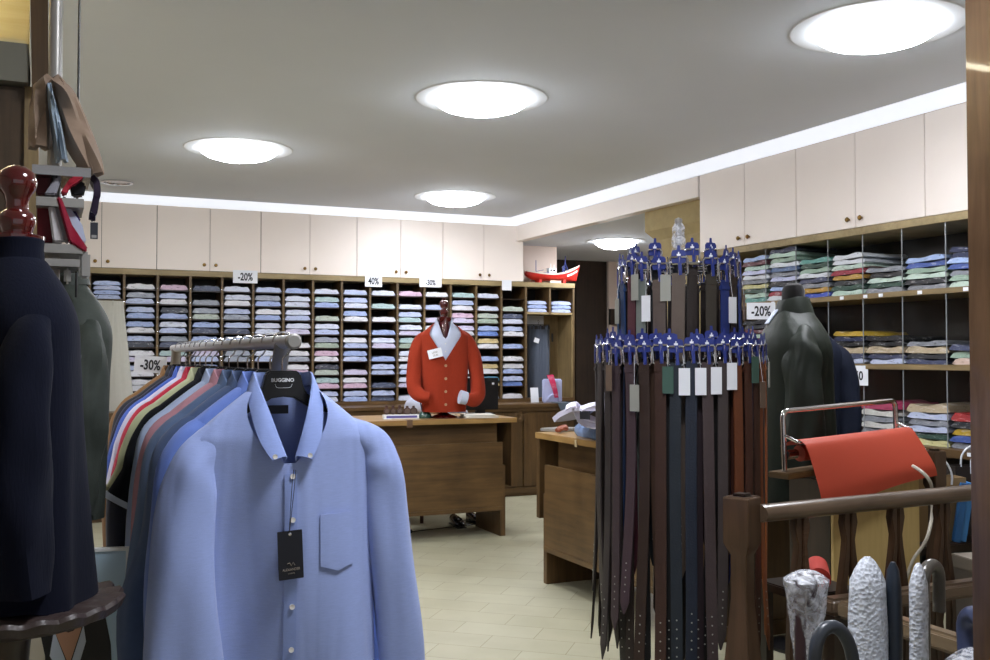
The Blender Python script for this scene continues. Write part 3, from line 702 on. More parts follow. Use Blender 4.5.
# ================================================================== left side: panelled wall, tie rack, navy sweater
WY = 3.32
wl_ = MB().box(-1.7, -.065, WY, WY + .05, 0, 2.21)
for x in (-1.2, -.7, -.33): wl_.box(x, x + .004, WY - .002, WY, 0, 2.21)
struct(wl_.build('wall_left_panel', wood('panel oak', '#3b2e20', '#5d4a34', axis=2, rough=.4)))
struct(MB().box(-.065, -.025, WY - .02, WY + .06, 0, 2.21).build('trim_6', m_edgez))
struct(MB().box(-1.7, -.055, WY - .05, WY + .3, 2.215, 2.33).build('trim_7', plain('grey fascia', '#7d7c70', .6)))
nb = MB().box(-1.7, -.06, WY + .35, WY + .37, 2.33, 2.82).box(-1.7, -.06, WY - .05, WY + .35, 2.805, 2.82).box(-1.7, -.06, WY - .05, WY + .35, 2.33, 2.342)
struct(nb.build('wall_left_niche', wood('pale niche pine', '#d6c48c', '#e6daae', axis=0, rough=.5)))
struct(MB().add([(-.062, WY - .07, 2.84), (-.01, WY - .07, 2.84), (.0, WY - .07, 2.19), (-.045, WY - .07, 2.19), (-.062, WY + .37, 2.84), (-.01, WY + .37, 2.84), (.0, WY + .37, 2.19), (-.045, WY + .37, 2.19)],
       [(0, 1, 2, 3), (4, 7, 6, 5), (0, 4, 5, 1), (1, 5, 6, 2), (2, 6, 7, 3), (3, 7, 4, 0)]).build('trim_8', m_woodz))
t = thing('niche_light', 'glowing tube lamp inside the pine niche at top left', 'lamp', (-.75, WY + .1, 2.795))
MB().tube([(-.6, 0, 0), (.55, 0, 0)], .013, 12).build('tube', glow('niche tube', '#fff6d8', 34), t)
MB().box(-.62, .57, -.03, .03, .008, .012).build('batten', m_white, t)
# tie rack on a ceiling pole
TX, TY = .045, 2.72
t = thing('tie_rack', 'metal tie rack with stacked grey trays hanging from the ceiling at left', 'display rack', (TX, TY, 0))
MB().cyl((-.03, -.0, 1.52), (-.03, 0, 2.84), .016, 18).lathe([(.001, 2.835), (.04, 2.835), (.042, 2.84)], (-.03, 0, 0), 24).build('pole', m_steel, t)
MB().cyl((.025, .05, 1.55), (.025, .05, 2.84), .003, 8).build('cable', m_black, t)
for u0, v0, u1, v1, k in ((32, 164, 91, 177.5, 0), (36, 196, 84, 208, 1), (40, 243, 83, 254, 2), (42, 258, 80, 267, 3)):
    a_, b_ = on_Y(u0, v0, TY - .1), on_Y(u1, v1, TY - .1); x0, x1, z0, z1 = a_.x - TX, b_.x - TX, b_.z, a_.z
    q = MB(); q.box(x0, x1, -.10, -.096, z0, z1).box(x0, x1, -.096, .10, z0, z0 + .003).box(x0, x1, .096, .1, z0, z1 - .01)
    q.build('tray', m_steel if k else m_silver, t, bevel=.001)
for u0, v0, u1, v1 in ((64, 268, 71, 284), (79, 252, 90, 279)):
    a_, b_ = on_Y(u0, v0, TY - .07), on_Y(u1, v1, TY - .07); MB().box(a_.x - TX, b_.x - TX, -.08, -.06, b_.z, a_.z).build('bracket', m_steel, t, bevel=.006)
def drape(name, label, cat_, mat, pts, w, th, group=None, part=None):
    P = cat(pts, 20); g_ = []
    for i, p in enumerate(P):
        tt = P[min(i + 1, 19)] - P[max(i - 1, 0)]; side = Vector((-tt.z, 0, tt.x)); side = Vector((0, 1, 0))
        ww = w if not callable(w) else w(i / 19)
        g_.append([p + side * ww * q + Vector((0, 0, .006 * sin(i * .9 + q * 5))) for q in (-.5, -.25, 0, .25, .5)])
    o = MB().sheet(g_, th).build(name, mat); return tag(o, label, cat_, group)
def pxpoly(name, poly, y, th, mat, parent=None, bev=.002):
    P = [on_Y(u, v, y) for u, v in poly]
    return MB().prism([(p.x, p.z) for p in P], th, Matrix.Translation((0, y, 0))).build(name, mat, parent, bevel=bev)
for k, (nm, col, poly, yy) in enumerate([
        ('dark red', '#5c1420', [(37, 198), (49, 198), (54, 243), (37, 243)], 0), ('white grey', '#c9c6c8', [(47, 198), (52, 198), (64, 243), (53, 243)], -.03), ('pale grey', '#a5a3a8', [(52, 198), (57, 198), (70, 243), (64, 243)], -.02),
        ('crimson', '#8d1a33', [(56, 198), (61, 198), (72, 226), (88, 250), (84, 253), (69, 243)], -.05), ('silver blue', '#a9b2c6', [(62, 202), (68, 206), (82, 226), (86, 243), (78, 246), (70, 238)], -.02), ('purple', '#33204e', [(61, 198), (67, 198), (81, 222), (78, 226), (72, 220)], .02),
        ('burgundy', '#4a1a22', [(36, 178), (52, 178), (48, 196), (36, 196)], 0), ('pewter', '#8f8f98', [(56, 178), (62, 178), (56, 196), (44, 196)], -.03), ('scarlet', '#a02334', [(60, 194), (71, 178), (84, 178), (76, 184), (70, 187), (66, 196)], -.05),
        ('black', '#15151a', [(70, 188), (78, 181), (86, 186), (84, 196), (72, 197)], .0)]):
    o = pxpoly('necktie', poly, TY - .03 + yy, .05, cloth(nm + ' silk', col, rough=.4, sheen=0), bev=.004)
    tag(o, f'{nm} folded tie standing on the {"lower" if k < 6 else "upper"} tray of the tie rack', 'tie', 'ties on the tie rack')
drape('necktie', 'dark purple tie hanging off the right end of the tie rack', 'tie', cloth('plum silk', '#2a1f33', rough=.4), [on_Y(92, 176, TY), on_Y(97, 190, TY), on_Y(95, 205, TY), on_Y(92, 218, TY)], lambda q: .05 * (1 - q * .6), .016, 'ties on the tie rack')
t2 = thing('price_tag', 'small dark price tag hanging below the purple tie', 'tag', tuple(on_Y(94, 239, TY)))
MB().box(-.009, .009, -.001, .001, -.0, .042).build('card', m_ink, t2); MB().box(-.006, .006, -.0014, -.001, .003, .01).build('label', m_steel, t2)
MB().cyl((0, 0, .042), (0, 0, .085), .0006, 6).build('cord', m_ink, t2)
# beige trousers folded over the pole end above the top tray
m_beige = cloth('beige wool', '#8d7968')
t = thing('trousers', 'beige trousers draped over the pole above the tie rack', 'trousers', (TX, TY, 0))
def leg_sheet(pts, ws, mat, name, th=.02):
    P = cat(pts, 22); W = [Vector(q) for q in cat([(a, 0, 0) for a in ws], 22)]
    MB().sheet([[p + Vector((W[i].x * q, -.05 * sin((q + .5) * pi) - .012 * sin(q * 14 + i * .3), 0)) for q in (-.5, -.33, -.16, 0, .16, .33, .5)] for i, p in enumerate(P)], th).build(name, mat, t)
def LP(u, v, dy=0): q = on_Y(u, v, TY - .03 + dy); return (q.x - TX, q.y - TY, q.z)
leg_sheet([LP(50, 82), LP(43, 92), LP(41, 115), LP(40, 150)], [.014, .035, .036, .036], m_beige, 'leg')
leg_sheet([LP(54, 82), LP(62, 92), LP(69, 112), LP(77, 135), LP(87, 158), LP(96, 176)], [.012, .035, .05, .06, .05, .022], m_beige, 'leg')
leg_sheet([LP(49, 88, -.02), LP(52, 105, -.03), LP(57, 130, -.03), LP(62, 163, -.03)], [.006, .012, .02, .022], cloth('grey blue lining', '#8f9fae'), 'lining', .008)

# navy roll-neck on a turned red stand
SX, SY = -.053, 2.107
m_navy = knit('navy merino knit', '#0b0f1f')
t = thing('sweater', 'navy blue funnel-neck sweater on a bust form at left', 'sweater', (SX, SY, 1.585), R(-66))
g = Garment(soft=True, nw=.054, sw=.155, sl=.15, L=.64, chest=.16, hem=.18, dn=.05, d=.10, dh=.112, drop=.01, seed=3, amp=.022, fr=(26, 17), e=.95)
m = MB(); add_body(m, g, nu=80, nv=40, wave=.004)
m.build('body', m_navy, t)
MB().lathe([(.056, -.02), (.052, .0), (.0505, .02), (.052, .036), (.049, .04), (.046, .036)], n=40, sy=.95).build('neck_rib', m_navy, t)
sleeve([(.115, -.02, -.13), (.145, -.045, -.2), (.16, -.06, -.34), (.165, -.06, -.48), (.17, -.05, -.60)], [(.045, .03), (.055, .042), (.056, .052), (.055, .054), (.05, .045)], 7, a=.1).build('sleeve', m_navy, t)
sleeve([(-.115, .0, -.13), (-.15, .0, -.2), (-.17, .0, -.34), (-.18, .0, -.48), (-.18, .0, -.60)], [(.05, .05), (.062, .06), (.058, .058), (.055, .055), (.05, .045)], 8, a=.1).build('sleeve', m_navy, t)
t = thing('bust_form', 'red lacquered bust form with turned wooden finial inside the navy sweater', 'mannequin', (SX, SY, .950))
MB().lathe([(.001, .0), (.085, .0), (.085, .02), (.03, .035), (.02, .06), (.02, .60), (.05, .63), (.044, .68), (.001, .685)], n=28).build('stand', m_lac, t)
MB().lathe([(r_, z_ + .006) for r_, z_ in [(.038, .655), (.05, .664), (.05, .672), (.028, .679), (.030, .686), (.035, .70), (.031, .714), (.0215, .722), (.020, .736), (.024, .75), (.033, .762), (.036, .776), (.031, .794), (.017, .805), (.001, .808)]], n=36).build('finial', m_lac, t)
MB().lathe([(.001, .1), (.1, .11), (.12, .3), (.13, .45), (.1, .56), (.035, .63)], n=28, sx=.9, sy=.75).build('torso', m_black_board, t)
# pie-crust table
m_crust = plain('dark brown carved wood', '#3a2f2d', .45, bump=1, bscale=45, var=.25, vscale=30)
t = thing('pedestal_table', 'small round dark table with a scalloped carved rim under the navy sweater', 'table', (SX - .005, SY - .03, 0))
V = []; F = []; n = 112
prof = [(.02, .944), (.15, .944), (.172, .940), (.195, .941), (.20, .934), (.194, .918), (.165, .911), (.02, .911)]
for r_, z in prof:
    for i in range(n):
        a = 2 * pi * i / n; k = abs(sin(a * 11)); rr = r_ * (1 + (.055 * (k - .5) if r_ > .165 else 0)); V.append((rr * cos(a), rr * sin(a), z + (.008 * k if r_ > .165 else 0)))
for j in range(len(prof) - 1):
    for i in range(n): F.append((j * n + i, j * n + (i + 1) % n, (j + 1) * n + (i + 1) % n, (j + 1) * n + i))
F += [tuple(range(n)), tuple((len(prof) - 1) * n + i for i in range(n))[::-1]]
MB().add(V, F).build('tabletop', m_crust, t)
MB().lathe([(.001, .30), (.03, .31), (.035, .4), (.028, .5), (.036, .62), (.03, .75), (.04, .88), (.06, .912), (.001, .912)], n=28).build('column', m_dark, t)
for k in range(3):
    a = 2 * pi * k / 3 - 2.2
    MB().tube(cat([(0, 0, .42), (.08 * cos(a), .08 * sin(a), .36), (.17 * cos(a), .17 * sin(a), .16), (.24 * cos(a), .24 * sin(a), .02)], 14), [(.026, .02)] * 10 + [(.022, .018)] * 4, 10).build('leg', m_dark, t)
# framed poster behind the table
a_ = at(62, 600, 2.42)
t = thing('poster_board', 'light blue advertising board of a man in dark jacket behind the scalloped table', 'poster', (a_.x, a_.y, 0), R(-14))
bd = MB().box(-.20, .148, -.008, .008, .2, .925).build('board', plain('poster blue', '#b4d0e6', .35, var=.12, vscale=5), t)
MB().box(.148, .155, -.011, .011, .2, .93).box(-.207, -.2, -.011, .011, .2, .93).box(-.207, .155, -.011, .011, .925, .932).build('frame', m_white, t)
def flat(name, poly, mat, k): return MB().prism(poly, .0012, Matrix.Translation((0, -.0088 - .0008 * k, 0))).build(name, mat, bd)
flat('printed_jacket', [(-.09, .80), (-.03, .84), (.09, .83), (.115, .70), (.14, .2), (-.14, .2), (-.12, .6)], plain('print black', '#0d0e14', .35), 0)
flat('printed_coat', [(-.155, .86), (-.06, .80), (-.035, .68), (-.02, .2), (-.17, .2)], plain('print beige', '#b9b3a0', .35), 1)
flat('printed_face', [(-.018, .90), (.052, .90), (.05, .78), (.047, .74), (.02, .655), (-.01, .73)], plain('print skin', '#b58a70', .35), 3)
flat('printed_beard', [(-.014, .80), (.0, .772), (.018, .765), (.036, .772), (.048, .80), (.044, .755), (.03, .738), (.018, .734), (.004, .740), (-.010, .758)], plain('print beard', '#33211a', .35), 4)
flat('printed_shirt', [(-.015, .74), (.02, .645), (.052, .75), (.058, .71), (.024, .59), (-.024, .68)], plain('print shirt', '#b7c2cf', .35), 2)
# grey-green jacket standing behind the sweater
m_olive = cloth('grey green waxed cotton', '#3b413c', rough=.55, var=.25, bump=.4, sheen=0)
t = thing('jacket', 'dark grey-green jacket hanging behind the navy sweater', 'jacket', (.035, 2.90, 1.60), R(-60))
g = Garment(soft=True, nw=.06, sw=.17, sl=.15, L=.62, chest=.16, hem=.155, dn=.05, d=.09, dh=.08, drop=.1, seed=9, amp=.015)
m = MB(); add_body(m, g, nu=56, nv=30); m.build('body', m_olive, t)
for s in (-1, 1): sleeve([(s * .13, -.01, -.13), (s * .175, -.03, -.2), (s * .19, -.045, -.33), (s * .175, -.05, -.46), (s * .165, -.05, -.60)], [(.04, .03), (.05, .045), (.054, .054), (.052, .052), (.045, .045)], 17 + s, a=.16).build('sleeve', m_olive, t)
MB().sheet(collar_grid(.062, .055, .04, .1, .04, .03, 20), .004).build('collar', m_olive, t)
t = thing('bust_stand', 'black pole stand carrying the grey-green jacket behind the navy sweater', 'mannequin', (.035, 2.90, 0), R(-60))
MB().lathe([(.001, 0), (.14, 0), (.14, .012), (.02, .03), (.012, .05), (.012, 1.3), (.001, 1.3)], n=24).build('pole', m_black, t)
MB().lathe([(.001, .98), (.08, 1.0), (.12, 1.2), (.14, 1.42), (.09, 1.54), (.045, 1.58), (.001, 1.60)], n=24, sy=.5).build('torso', m_black_board, t)
# cream trousers in the left niche of the back shelves
m_cream = cloth('cream cotton', '#b9b8ae')
def hung_trousers(name, label, cx, y, ztop, w, h, mat, belt=None, flare=1.0, shift=0):
    t = thing(name, label, 'trousers', (cx, y, ztop))
    m = MB(); g_ = []
    n = 26; k = 28
    for j in range(k):
        q = j / (k - 1); ring = []
        ww = w / 2 * (1 + (flare - 1) * q); dp = .05 - .012 * q
        for i in range(n):
            a = 2 * pi * i / n
            x = ww * math.copysign(abs(cos(a)) ** .8, cos(a)) + shift * q; yy = dp * sin(a)
            crease = .014 * q * (exp(-((cos(a) - .5) / .14) ** 2) + exp(-((cos(a) + .5) / .14) ** 2) - 1.6 * exp(-(cos(a) / .16) ** 2))
            ring.append((x, yy - (crease if sin(a) < 0 else -crease) + .004 * sin(8 * x * 8 + 3 * q), -h * q))
        g_.append(ring)
    m.sheet(g_, .004, closed=True).build('legs', mat, t)
    MB().sheet([[(w / 2 * 1.02 * cos(2 * pi * i / n) , .053 * sin(2 * pi * i / n), z) for i in range(n)] for z in (.002, -.035)], .005, closed=True).build('waistband', belt or mat, t)
    q = MB()
    for x in (-.3, 0, .3): q.box(w * x - .006, w * x + .006, -.060, -.05, -.038, .004)
    q.build('belt_loops', mat, t)
    MB().tube([(-w * .5, 0, .012), (w * .5, 0, .012)], .005, 8).tube(cat([(0, 0, .012), (0, .0, .03), (.012, 0, .05), (0, 0, .062), (-.012, 0, .05)], 14), .002, 6).build('hanger', m_black, t)
    return t
a_ = on_Y(97, 301, YB - .06)
hung_trousers('trousers', 'cream cotton trousers hanging in the left niche of the back shelves', a_.x, YB - .065, a_.z, .43, 1.03, m_cream, flare=1.28, shift=.05)
# ================================================================== counters
def counter(name, label, p0, rz, L, D, off=.14):
    """local: x along the customer side, -y towards the customer, origin at floor, front corner"""
    t = thing(name, label, 'counter', p0, rz)
    H = .915
    MB().box(0, L, 0, D, H - .038, H).build('worktop', m_top, t, bevel=.003)
    for x in (0, L - .045): MB().box(x, x + .045, .01, D, .375, H - .038).build('end_board', m_woodz, t, bevel=.002)
    MB().box(.13, L - .13, .10, .125, .60, H - .038).build('apron', m_wood, t)
    MB().box(off, L - off, -.035, -.01, .225, .73).box(off - .002, L - off + .002, -.042, -.006, .20, .232).build('modesty_panel', m_wood, t, bevel=.002)
    for x in (off - .025, L - off - .02): MB().box(x, x + .045, -.03, D * .62, 0, .55).build('leg_board', m_woodz, t, bevel=.002)
    MB().box(.12, L - .12, D - .04, D - .02, .66, H - .04).build('drawer_front', m_dark, t)
    MB().box(.11, L - .11, .02, D * .6, .40, .42).build('under_shelf', m_dark, t)
    return t
counter('sales_counter', 'long brown oak counter with an orange cardigan displayed on top', (1.55, 7.14, 0), 0, 1.85, .74)
EY = 4.05
t = counter('sales_counter', 'brown oak counter behind the belt rack with a heap of shirts and jeans', (2.85, 5.72, 0), -pi / 2, 5.72 - EY, .74, .20)
MB().box(5.72 - EY - .03, 5.72 - EY - .006, .03, .72, .0, .86).box(5.72 - EY - .03, 5.72 - EY + .012, .0, .74, 0, .07).build('end_panel', m_woodz, t)

# ------------------------------------------------------------------ things on the back counter
CT = .915
def on_counter(u, d, z=CT):
    r = ray(u, 330); return Vector((r.x * d, r.y * d, z))
m_orange = knit('orange red knit', '#9a3722')
m_shirtw = cloth('pale blue shirting', '#c3cbe0')
MX, MY = 2.855, 7.33
t = thing('bust_form', 'small red wooden display stand inside the orange cardigan', 'mannequin', (MX, MY, CT))
MB().lathe([(.001, 0), (.105, 0), (.108, .008), (.09, .018), (.05, .03), (.026, .045), (.022, .09), (.022, .60), (.001, .6)], n=32).build('base', m_lac, t)
MB().lathe([(.001, .6), (.05, .62), (.046, .72), (.035, .785), (.024, .795), (.034, .815), (.036, .83), (.024, .85), (.022, .86), (.032, .875), (.036, .895), (.028, .918), (.008, .927), (.012, .935), (.001, .945)], n=28).build('finial', m_lac, t)
MB().box(-.05, .05, -.035, .035, .755, .79).build('neck_block', m_lac, t, bevel=.006)
t = thing('cardigan', 'orange-red V-neck cardigan over a pale blue shirt on the back counter', 'cardigan', (MX, MY, 1.665), R(-24) * .6)
g = Garment(nw=.068, sw=.195, sl=.105, L=.70, chest=.195, hem=.172, dn=.07, d=.115, dh=.11, drop=.30, seed=31, amp=.010, vk=1.05)
m = MB(); add_body(m, g, nu=88, nv=44); m.build('body', m_orange, t)
gi = Garment(nw=.060, sw=.17, sl=.105, L=.5, chest=.155, hem=.14, dn=.060, d=.098, dh=.09, drop=.13, seed=32, amp=.004)
m = MB(); add_body(m, gi, nu=56, nv=22); so = m.build('shirt_front', m_shirtw, t)
MB().sheet(collar_grid(.062, .064, .035, .15, .042, .03, 30), .004).build('shirt_collar', m_shirtw, so)
q = MB()
for i in range(3): button(q, .0, gi.front(0, -.17 - i * .06) - .003, -.17 - i * .06, .005)
q.build('shirt_button', m_btn, so)
# band along the V and down the front
vb = []
for k in range(30):
    f = k / 29
    vb.append(f)
def vpt(x):                               # point on the neck edge of the body at x
    best = None
    for i in range(200):
        th = pi + pi * i / 200 + .001; c, sn = cos(th), sin(th); tt = abs(c) ** g.e; zn = -g.drop * (1 - tt) ** g.vk
        p = g.pt(c, sn, zn)
        if best is None or abs(p[0] - x) < abs(best[0] - x): best = p
    return best
for s in (-1, 1):
    row = []
    for x in (.066, .06, .054, .045, .034, .022, .010):
        p = vpt(s * x); row.append([(p[0] + s * dx_, p[1] - .004, p[2] - .004) for dx_ in (-.004, .006, .016)])
    MB().sheet(row, .004).build('neck_band', m_orange, t)
MB().sheet([[(x, g.front(x, z) - .004, z) for x in (-.016, 0, .016)] for z in [-.30 - .0138 * i for i in range(29)]], .003).build('front_band', m_orange, t)
for z in (-.34, -.44, -.54, -.64):
    q = MB(); button(q, 0, g.front(0, z) - .007, z, .011); q.build('button', plain('horn button', '#b08a66', .3), t)
for s in (-1, 1):
    q = MB(); q.sheet([[(s * (.06 + .09 * a), g.front(s * (.06 + .09 * a), z) - .003, z) for a in (0, .25, .5, .75, 1)] for z in (-.50, -.53, -.58, -.64)], .003); q.build('pocket', m_orange, t)
so = sleeve([(-.07, 0, -.09), (-.14, 0, -.108), (-.19, 0, -.16), (-.222, -.01, -.27), (-.236, -.03, -.42), (-.232, -.07, -.53), (-.19, -.115, -.575), (-.13, -.125, -.585)], [(.035, .04), (.045, .05), (.056, .058), (.06, .06), (.056, .056), (.056, .055), (.05, .05), (.045, .045)], 51, n=24, steps=40, a=.09).build('sleeve', m_orange, t)
so = sleeve([(.07, 0, -.09), (.14, 0, -.108), (.19, 0, -.16), (.228, -.01, -.27), (.254, -.03, -.42), (.256, -.07, -.56), (.215, -.125, -.605), (.155, -.145, -.59)], [(.035, .04), (.045, .05), (.056, .058), (.06, .06), (.056, .056), (.058, .056), (.05, .05), (.045, .045)], 52, n=24, steps=40, a=.09).build('sleeve', m_orange, t)
MB().tube([(.158, -.145, -.592), (.105, -.155, -.58)], [(.05, .047), (.054, .05)], 22).build('shirt_cuff', m_shirtw, so)
tk = MB().box(-.055, .055, -.0015, .0015, -.035, .035).build('price_card', m_paper, t); tk.location = (-.085, -.135, -.245); tk.rotation_euler = (R(-4), R(-14), R(-8))
letters('lettering', 'LANA', .022, m_steel, tk, Matrix.Translation((0, -.0022, .008)), .8); letters('lettering', '59,90', .022, m_steel, tk, Matrix.Translation((0, -.0022, -.016)), .8)

p = on_counter(401, 7.78)
t = thing('display_tray', 'white and purple tray of round watches on the back counter', 'tray', p, R(-8))
m_pur = plain('violet card', '#5c58a0', .6)
MB().box(-.135, .135, -.04, .05, 0, .006).box(-.135, -.131, -.04, .05, .006, .03).box(.131, .135, -.04, .05, .006, .03).box(-.135, .135, .046, .05, .006, .03).build('tray', m_white, t)
MB().box(-.135, .135, -.044, -.04, 0, .034).build('front_lip', m_white, t); MB().box(-.12, .12, -.0462, -.044, .007, .024).build('violet_strip', m_pur, t)
m_wat = plain('brown leather', '#4b3230', .45); m_dial = plain('bronze dial', '#7a6a62', .3, metal=.5)
for i, (x, nm) in enumerate(((-.112, 'leftmost'), (-.062, 'second from the left'), (-.01, 'middle'), (.05, 'fourth from the left'), (.10, 'rightmost'))):
    w = thing('watch', f'round brown watch standing in the white tray, {nm}', 'watch', (p.x + x * cos(R(8)), p.y - x * sin(R(8)) , CT + .008), R(-8), 'watches in the white tray')
    r_ = .022 if i < 3 else .030
    M = Matrix.Translation((0, -.006, .05 if i < 3 else .048)) @ Matrix.Rotation(pi / 2, 4, 'X')
    MB().lathe([(.001, -.012), (r_ * .9, -.012), (r_, -.006), (r_, .004), (r_ * .9, .008), (.001, .008)], n=24, M=M).build('case', m_wat, w)
    MB().lathe([(.001, .0095), (r_ * .75, .0095), (r_ * .75, .008), (.001, .008)], n=24, M=M).build('dial', m_dial, w)
    MB().box(-.01, .01, -.006, .004, 0, .095 if i < 3 else .09).build('strap', m_wat, w, bevel=.002)
p = on_counter(388, 7.70); t = tag(MB().box(-.03, .03, -.022, .022, 0, .003).build('price_card', m_paper), 'small white card lying in front of the watch tray', 'card'); t.location = p; t.rotation_euler = (R(14), 0, R(-25))
p = on_Y(410, 422, 7.13); t = tag(MB().box(-.022, .022, -.003, .001, -.055, .0).box(-.022, .022, -.003, .05, 0, .003).build('hang_tag', plain('brown film tag', '#6f5745', .3)), 'brownish tag hanging over the front edge of the back counter', 'tag'); t.location = (p.x, 7.136, CT + .001)
p = on_counter(425, 7.82)
t = thing('pen_cup', 'squat green glass pen cup on the back counter', 'cup', p)
m_green = plain('green glass', '#2e4d45', .15, coat=.5)
MB().lathe([(.001, 0), (.05, 0), (.054, .01), (.05, .03), (.04, .04), (.036, .05), (.03, .05), (.034, .035), (.03, .012), (.001, .01)], n=24).build('cup', m_green, t)
for i, (dx, dy, c, nm) in enumerate(((-.022, 0, '#3a2145', 'purple'), (.014, .005, '#7a1526', 'red'), (-.004, -.01, '#2a2f45', 'navy'), (.02, -.012, '#94202c', 'crimson'))):
    o = MB().cyl((dx * .6, dy * .6, .015), (dx * 1.7, dy * 1.5, .125), .005, 8).build('pen', plain(nm + ' pen', c, .3)); tag(o, f'{nm} pen standing in the green glass cup', 'pen', 'pens in the cup'); o.location = p
p = on_counter(482, 7.85)
m_page = plain('cream paper', '#d8d6cc', .7)
for i, (w_, d_, nm) in enumerate(((.27, .19, 'lower'), (.25, .18, 'upper'))):
    o = MB().box(-w_ / 2, w_ / 2, -d_ / 2, d_ / 2, 0, .013).build('paper_pad', m_page, None, bevel=.002); o.location = (p.x - i * .01, p.y + .06, CT + .0005 + i * .0136); o.rotation_euler = (0, 0, R(-6 - 5 * i))
    tag(o, f'cream paper pad beside the cardigan stand, {nm} of two', 'paper pad', 'paper pads on the back counter')
a_, b_ = on_Y(464, 378, 7.70), on_Y(497.5, 412.5, 7.70)
t = thing('monitor', 'black flat monitor seen from behind, right of the orange cardigan', 'monitor', ((a_.x + b_.x) / 2, 7.70, CT))
w_ = b_.x - a_.x
MB().box(-w_ / 2, w_ / 2, -.02, .02, .035, a_.z - CT).build('screen_case', m_black, t, bevel=.004)
MB().box(-.04, .04, -.0, .03, .0, .05).box(-.1, .1, -.06, .1, 0, .008).build('foot', m_black, t)
MB().box(w_ / 2 - .06, w_ / 2 - .04, -.0225, -.02, .245, .262).build('sticker', m_paper, t)

# ------------------------------------------------------------------ things on the low cupboard
LB = .918
p = on_Y(554, 404, 9.2)
m_lil = cloth('folded lilac shirting', '#b9c0e4')
o = thing('folded_shirt', 'light blue folded shirt standing upright with a pink tie on the low cupboard', 'shirt', (p.x, 9.24, LB), R(-8))
q = MB().box(-.105, .105, -.02, .03, 0, .245); q.build('body', m_lil, o, bevel=.012, segs=3)
MB().tube(cat([(-.06, -.024, .03), (-.03, -.036, .075), (.02, -.036, .08), (.065, -.03, .06), (.07, -.024, .02)], 16), [(.012, .006)] * 16, 8).build('collar', m_lil, o)
m_pink = plain('pink dotted silk', '#d0466e', .5)
nt = m_pink.node_tree; b = nt.nodes['Principled BSDF']; tc = N(nt, 'ShaderNodeTexCoord'); vo = N(nt, 'ShaderNodeTexVoronoi', Scale=70, Randomness=0.0); nt.links.new(tc.outputs['Object'], vo.inputs['Vector'])
rp = N(nt, 'ShaderNodeValToRGB'); rp.color_ramp.elements[0].color = lin('#f0c3d2'); rp.color_ramp.elements[1].color = lin('#cf2f5f'); rp.color_ramp.elements[0].position = .25; rp.color_ramp.elements[1].position = .32
nt.links.new(vo.outputs['Distance'], rp.inputs[0]); nt.links.new(rp.outputs[0], b.inputs['Base Color'])
o = MB().sheet([[(x * (.6 + .4 * k / 8) + .01 + .055 * (1 - k / 8) - .035, -.032 - .02 * sin(k / 8 * pi), .29 - .24 * (1 - k / 8)) for x in (-.035, -.012, .012, .035)] for k in range(9)], .006).build('necktie', m_pink)
o.location = (p.x, 9.22, LB); o.rotation_euler = (0, R(-4), R(-8)); tag(o, 'pink polka-dot necktie lying against the upright light blue shirt', 'tie')
a_ = on_Y(567, 404, 9.04)
t = MB(); t.sheet([[(x + .012 * k, -.022 - .002 * k * k * .3, .006 - .02 * k - (.008 * k if x < -.02 else 0) + .02 * (x > .05) * k * .5) for x in (-.08, -.04, 0, .04, .08)] for k in range(6)], .006)
t.sheet([[(x, y, .006) for x in (-.08, -.04, 0, .04, .08)] for y in (-.02, .05, .12)], .006)
o = t.build('cloth_corner', cloth('grey blue flannel', '#5d6a78')); o.name = 'folded_cloth'; o.location = (a_.x - .03, 9.055, LB + .0); tag(o, 'grey-blue cloth hanging over the edge of the low cupboard', 'cloth')
o = MB().box(-.045, .045, -.002, .002, 0, .155).build('card', m_paper); o.location = (on_Y(535, 390, 9.3).x, 9.3, LB); o.rotation_euler = (R(-8), 0, 0); o.name = 'display_card'; tag(o, 'white card standing on the low cupboard below the grey trousers', 'card')
# grey trousers in the right niche
a_ = on_Y(537, 326, YB + .2)
t = hung_trousers('trousers', 'charcoal grey trousers with black belt hanging in the right niche', a_.x + .015, YB + .20, a_.z, .27, .82, cloth('charcoal flannel', '#4d5563'), m_black, flare=.92)
MB().box(-.03, .03, -.064, -.062, -.19, -.14).build('price_card', m_paper, t).rotation_euler = (0, R(18), 0)
MB().box(.125, .145, -.07, -.066, -.17, -.08).build('swing_tag', m_black, t)
# model fishing boat on top of the shelving
m_red = plain('red enamel', '#b8231c', .35); m_cream2 = plain('cream enamel', '#d9d2c4', .4); m_blue = plain('blue enamel', '#3c4788', .4); m_prow = plain('pinkish keel paint', '#c48a7c', .5)
a_, b_ = on_Y(524, 262, 9.6), on_Y(580, 250, 9.6)
bx0, bx1 = a_.x + .02, b_.x; BL = bx1 - bx0
t = thing('model_boat', 'red model fishing boat with blue masts on top of the shelving', 'model boat', (bx0, 9.62, ZT + .05))
def hull(z0f, z1f, grow=0.0):
    rows = []
    for k in range(22):
        q = k / 21; x = BL * q
        sheer = .105 + .10 * (q - .42) ** 2 * (1.6 if q > .42 else 1.0) * 2
        keel = .035 + .02 * max(0, q - .85) * 3 + (.05 * max(0, .12 - q) / .12)
        hb = .075 * (1 - abs(2 * q - .95) ** 3.2) + .004
        x2 = x
        row = []
        for s in range(13):
            th = pi * s / 12; zz = z0f + (z1f - z0f) * (1 - sin(th)) if False else None
            yy = -hb * cos(th); dep = sin(th) ** .6
            zt = sheer - (sheer - keel) * dep
            row.append((x2 - (.05 * (1 - zt / .2)) * (q > .8) * (q - .8) * 5, yy * (1 + grow), zt))
        rows.append(row)
    return rows
rows = hull(0, 1)
hm = MB().sheet(rows, .004).build('hull', [m_red], t)
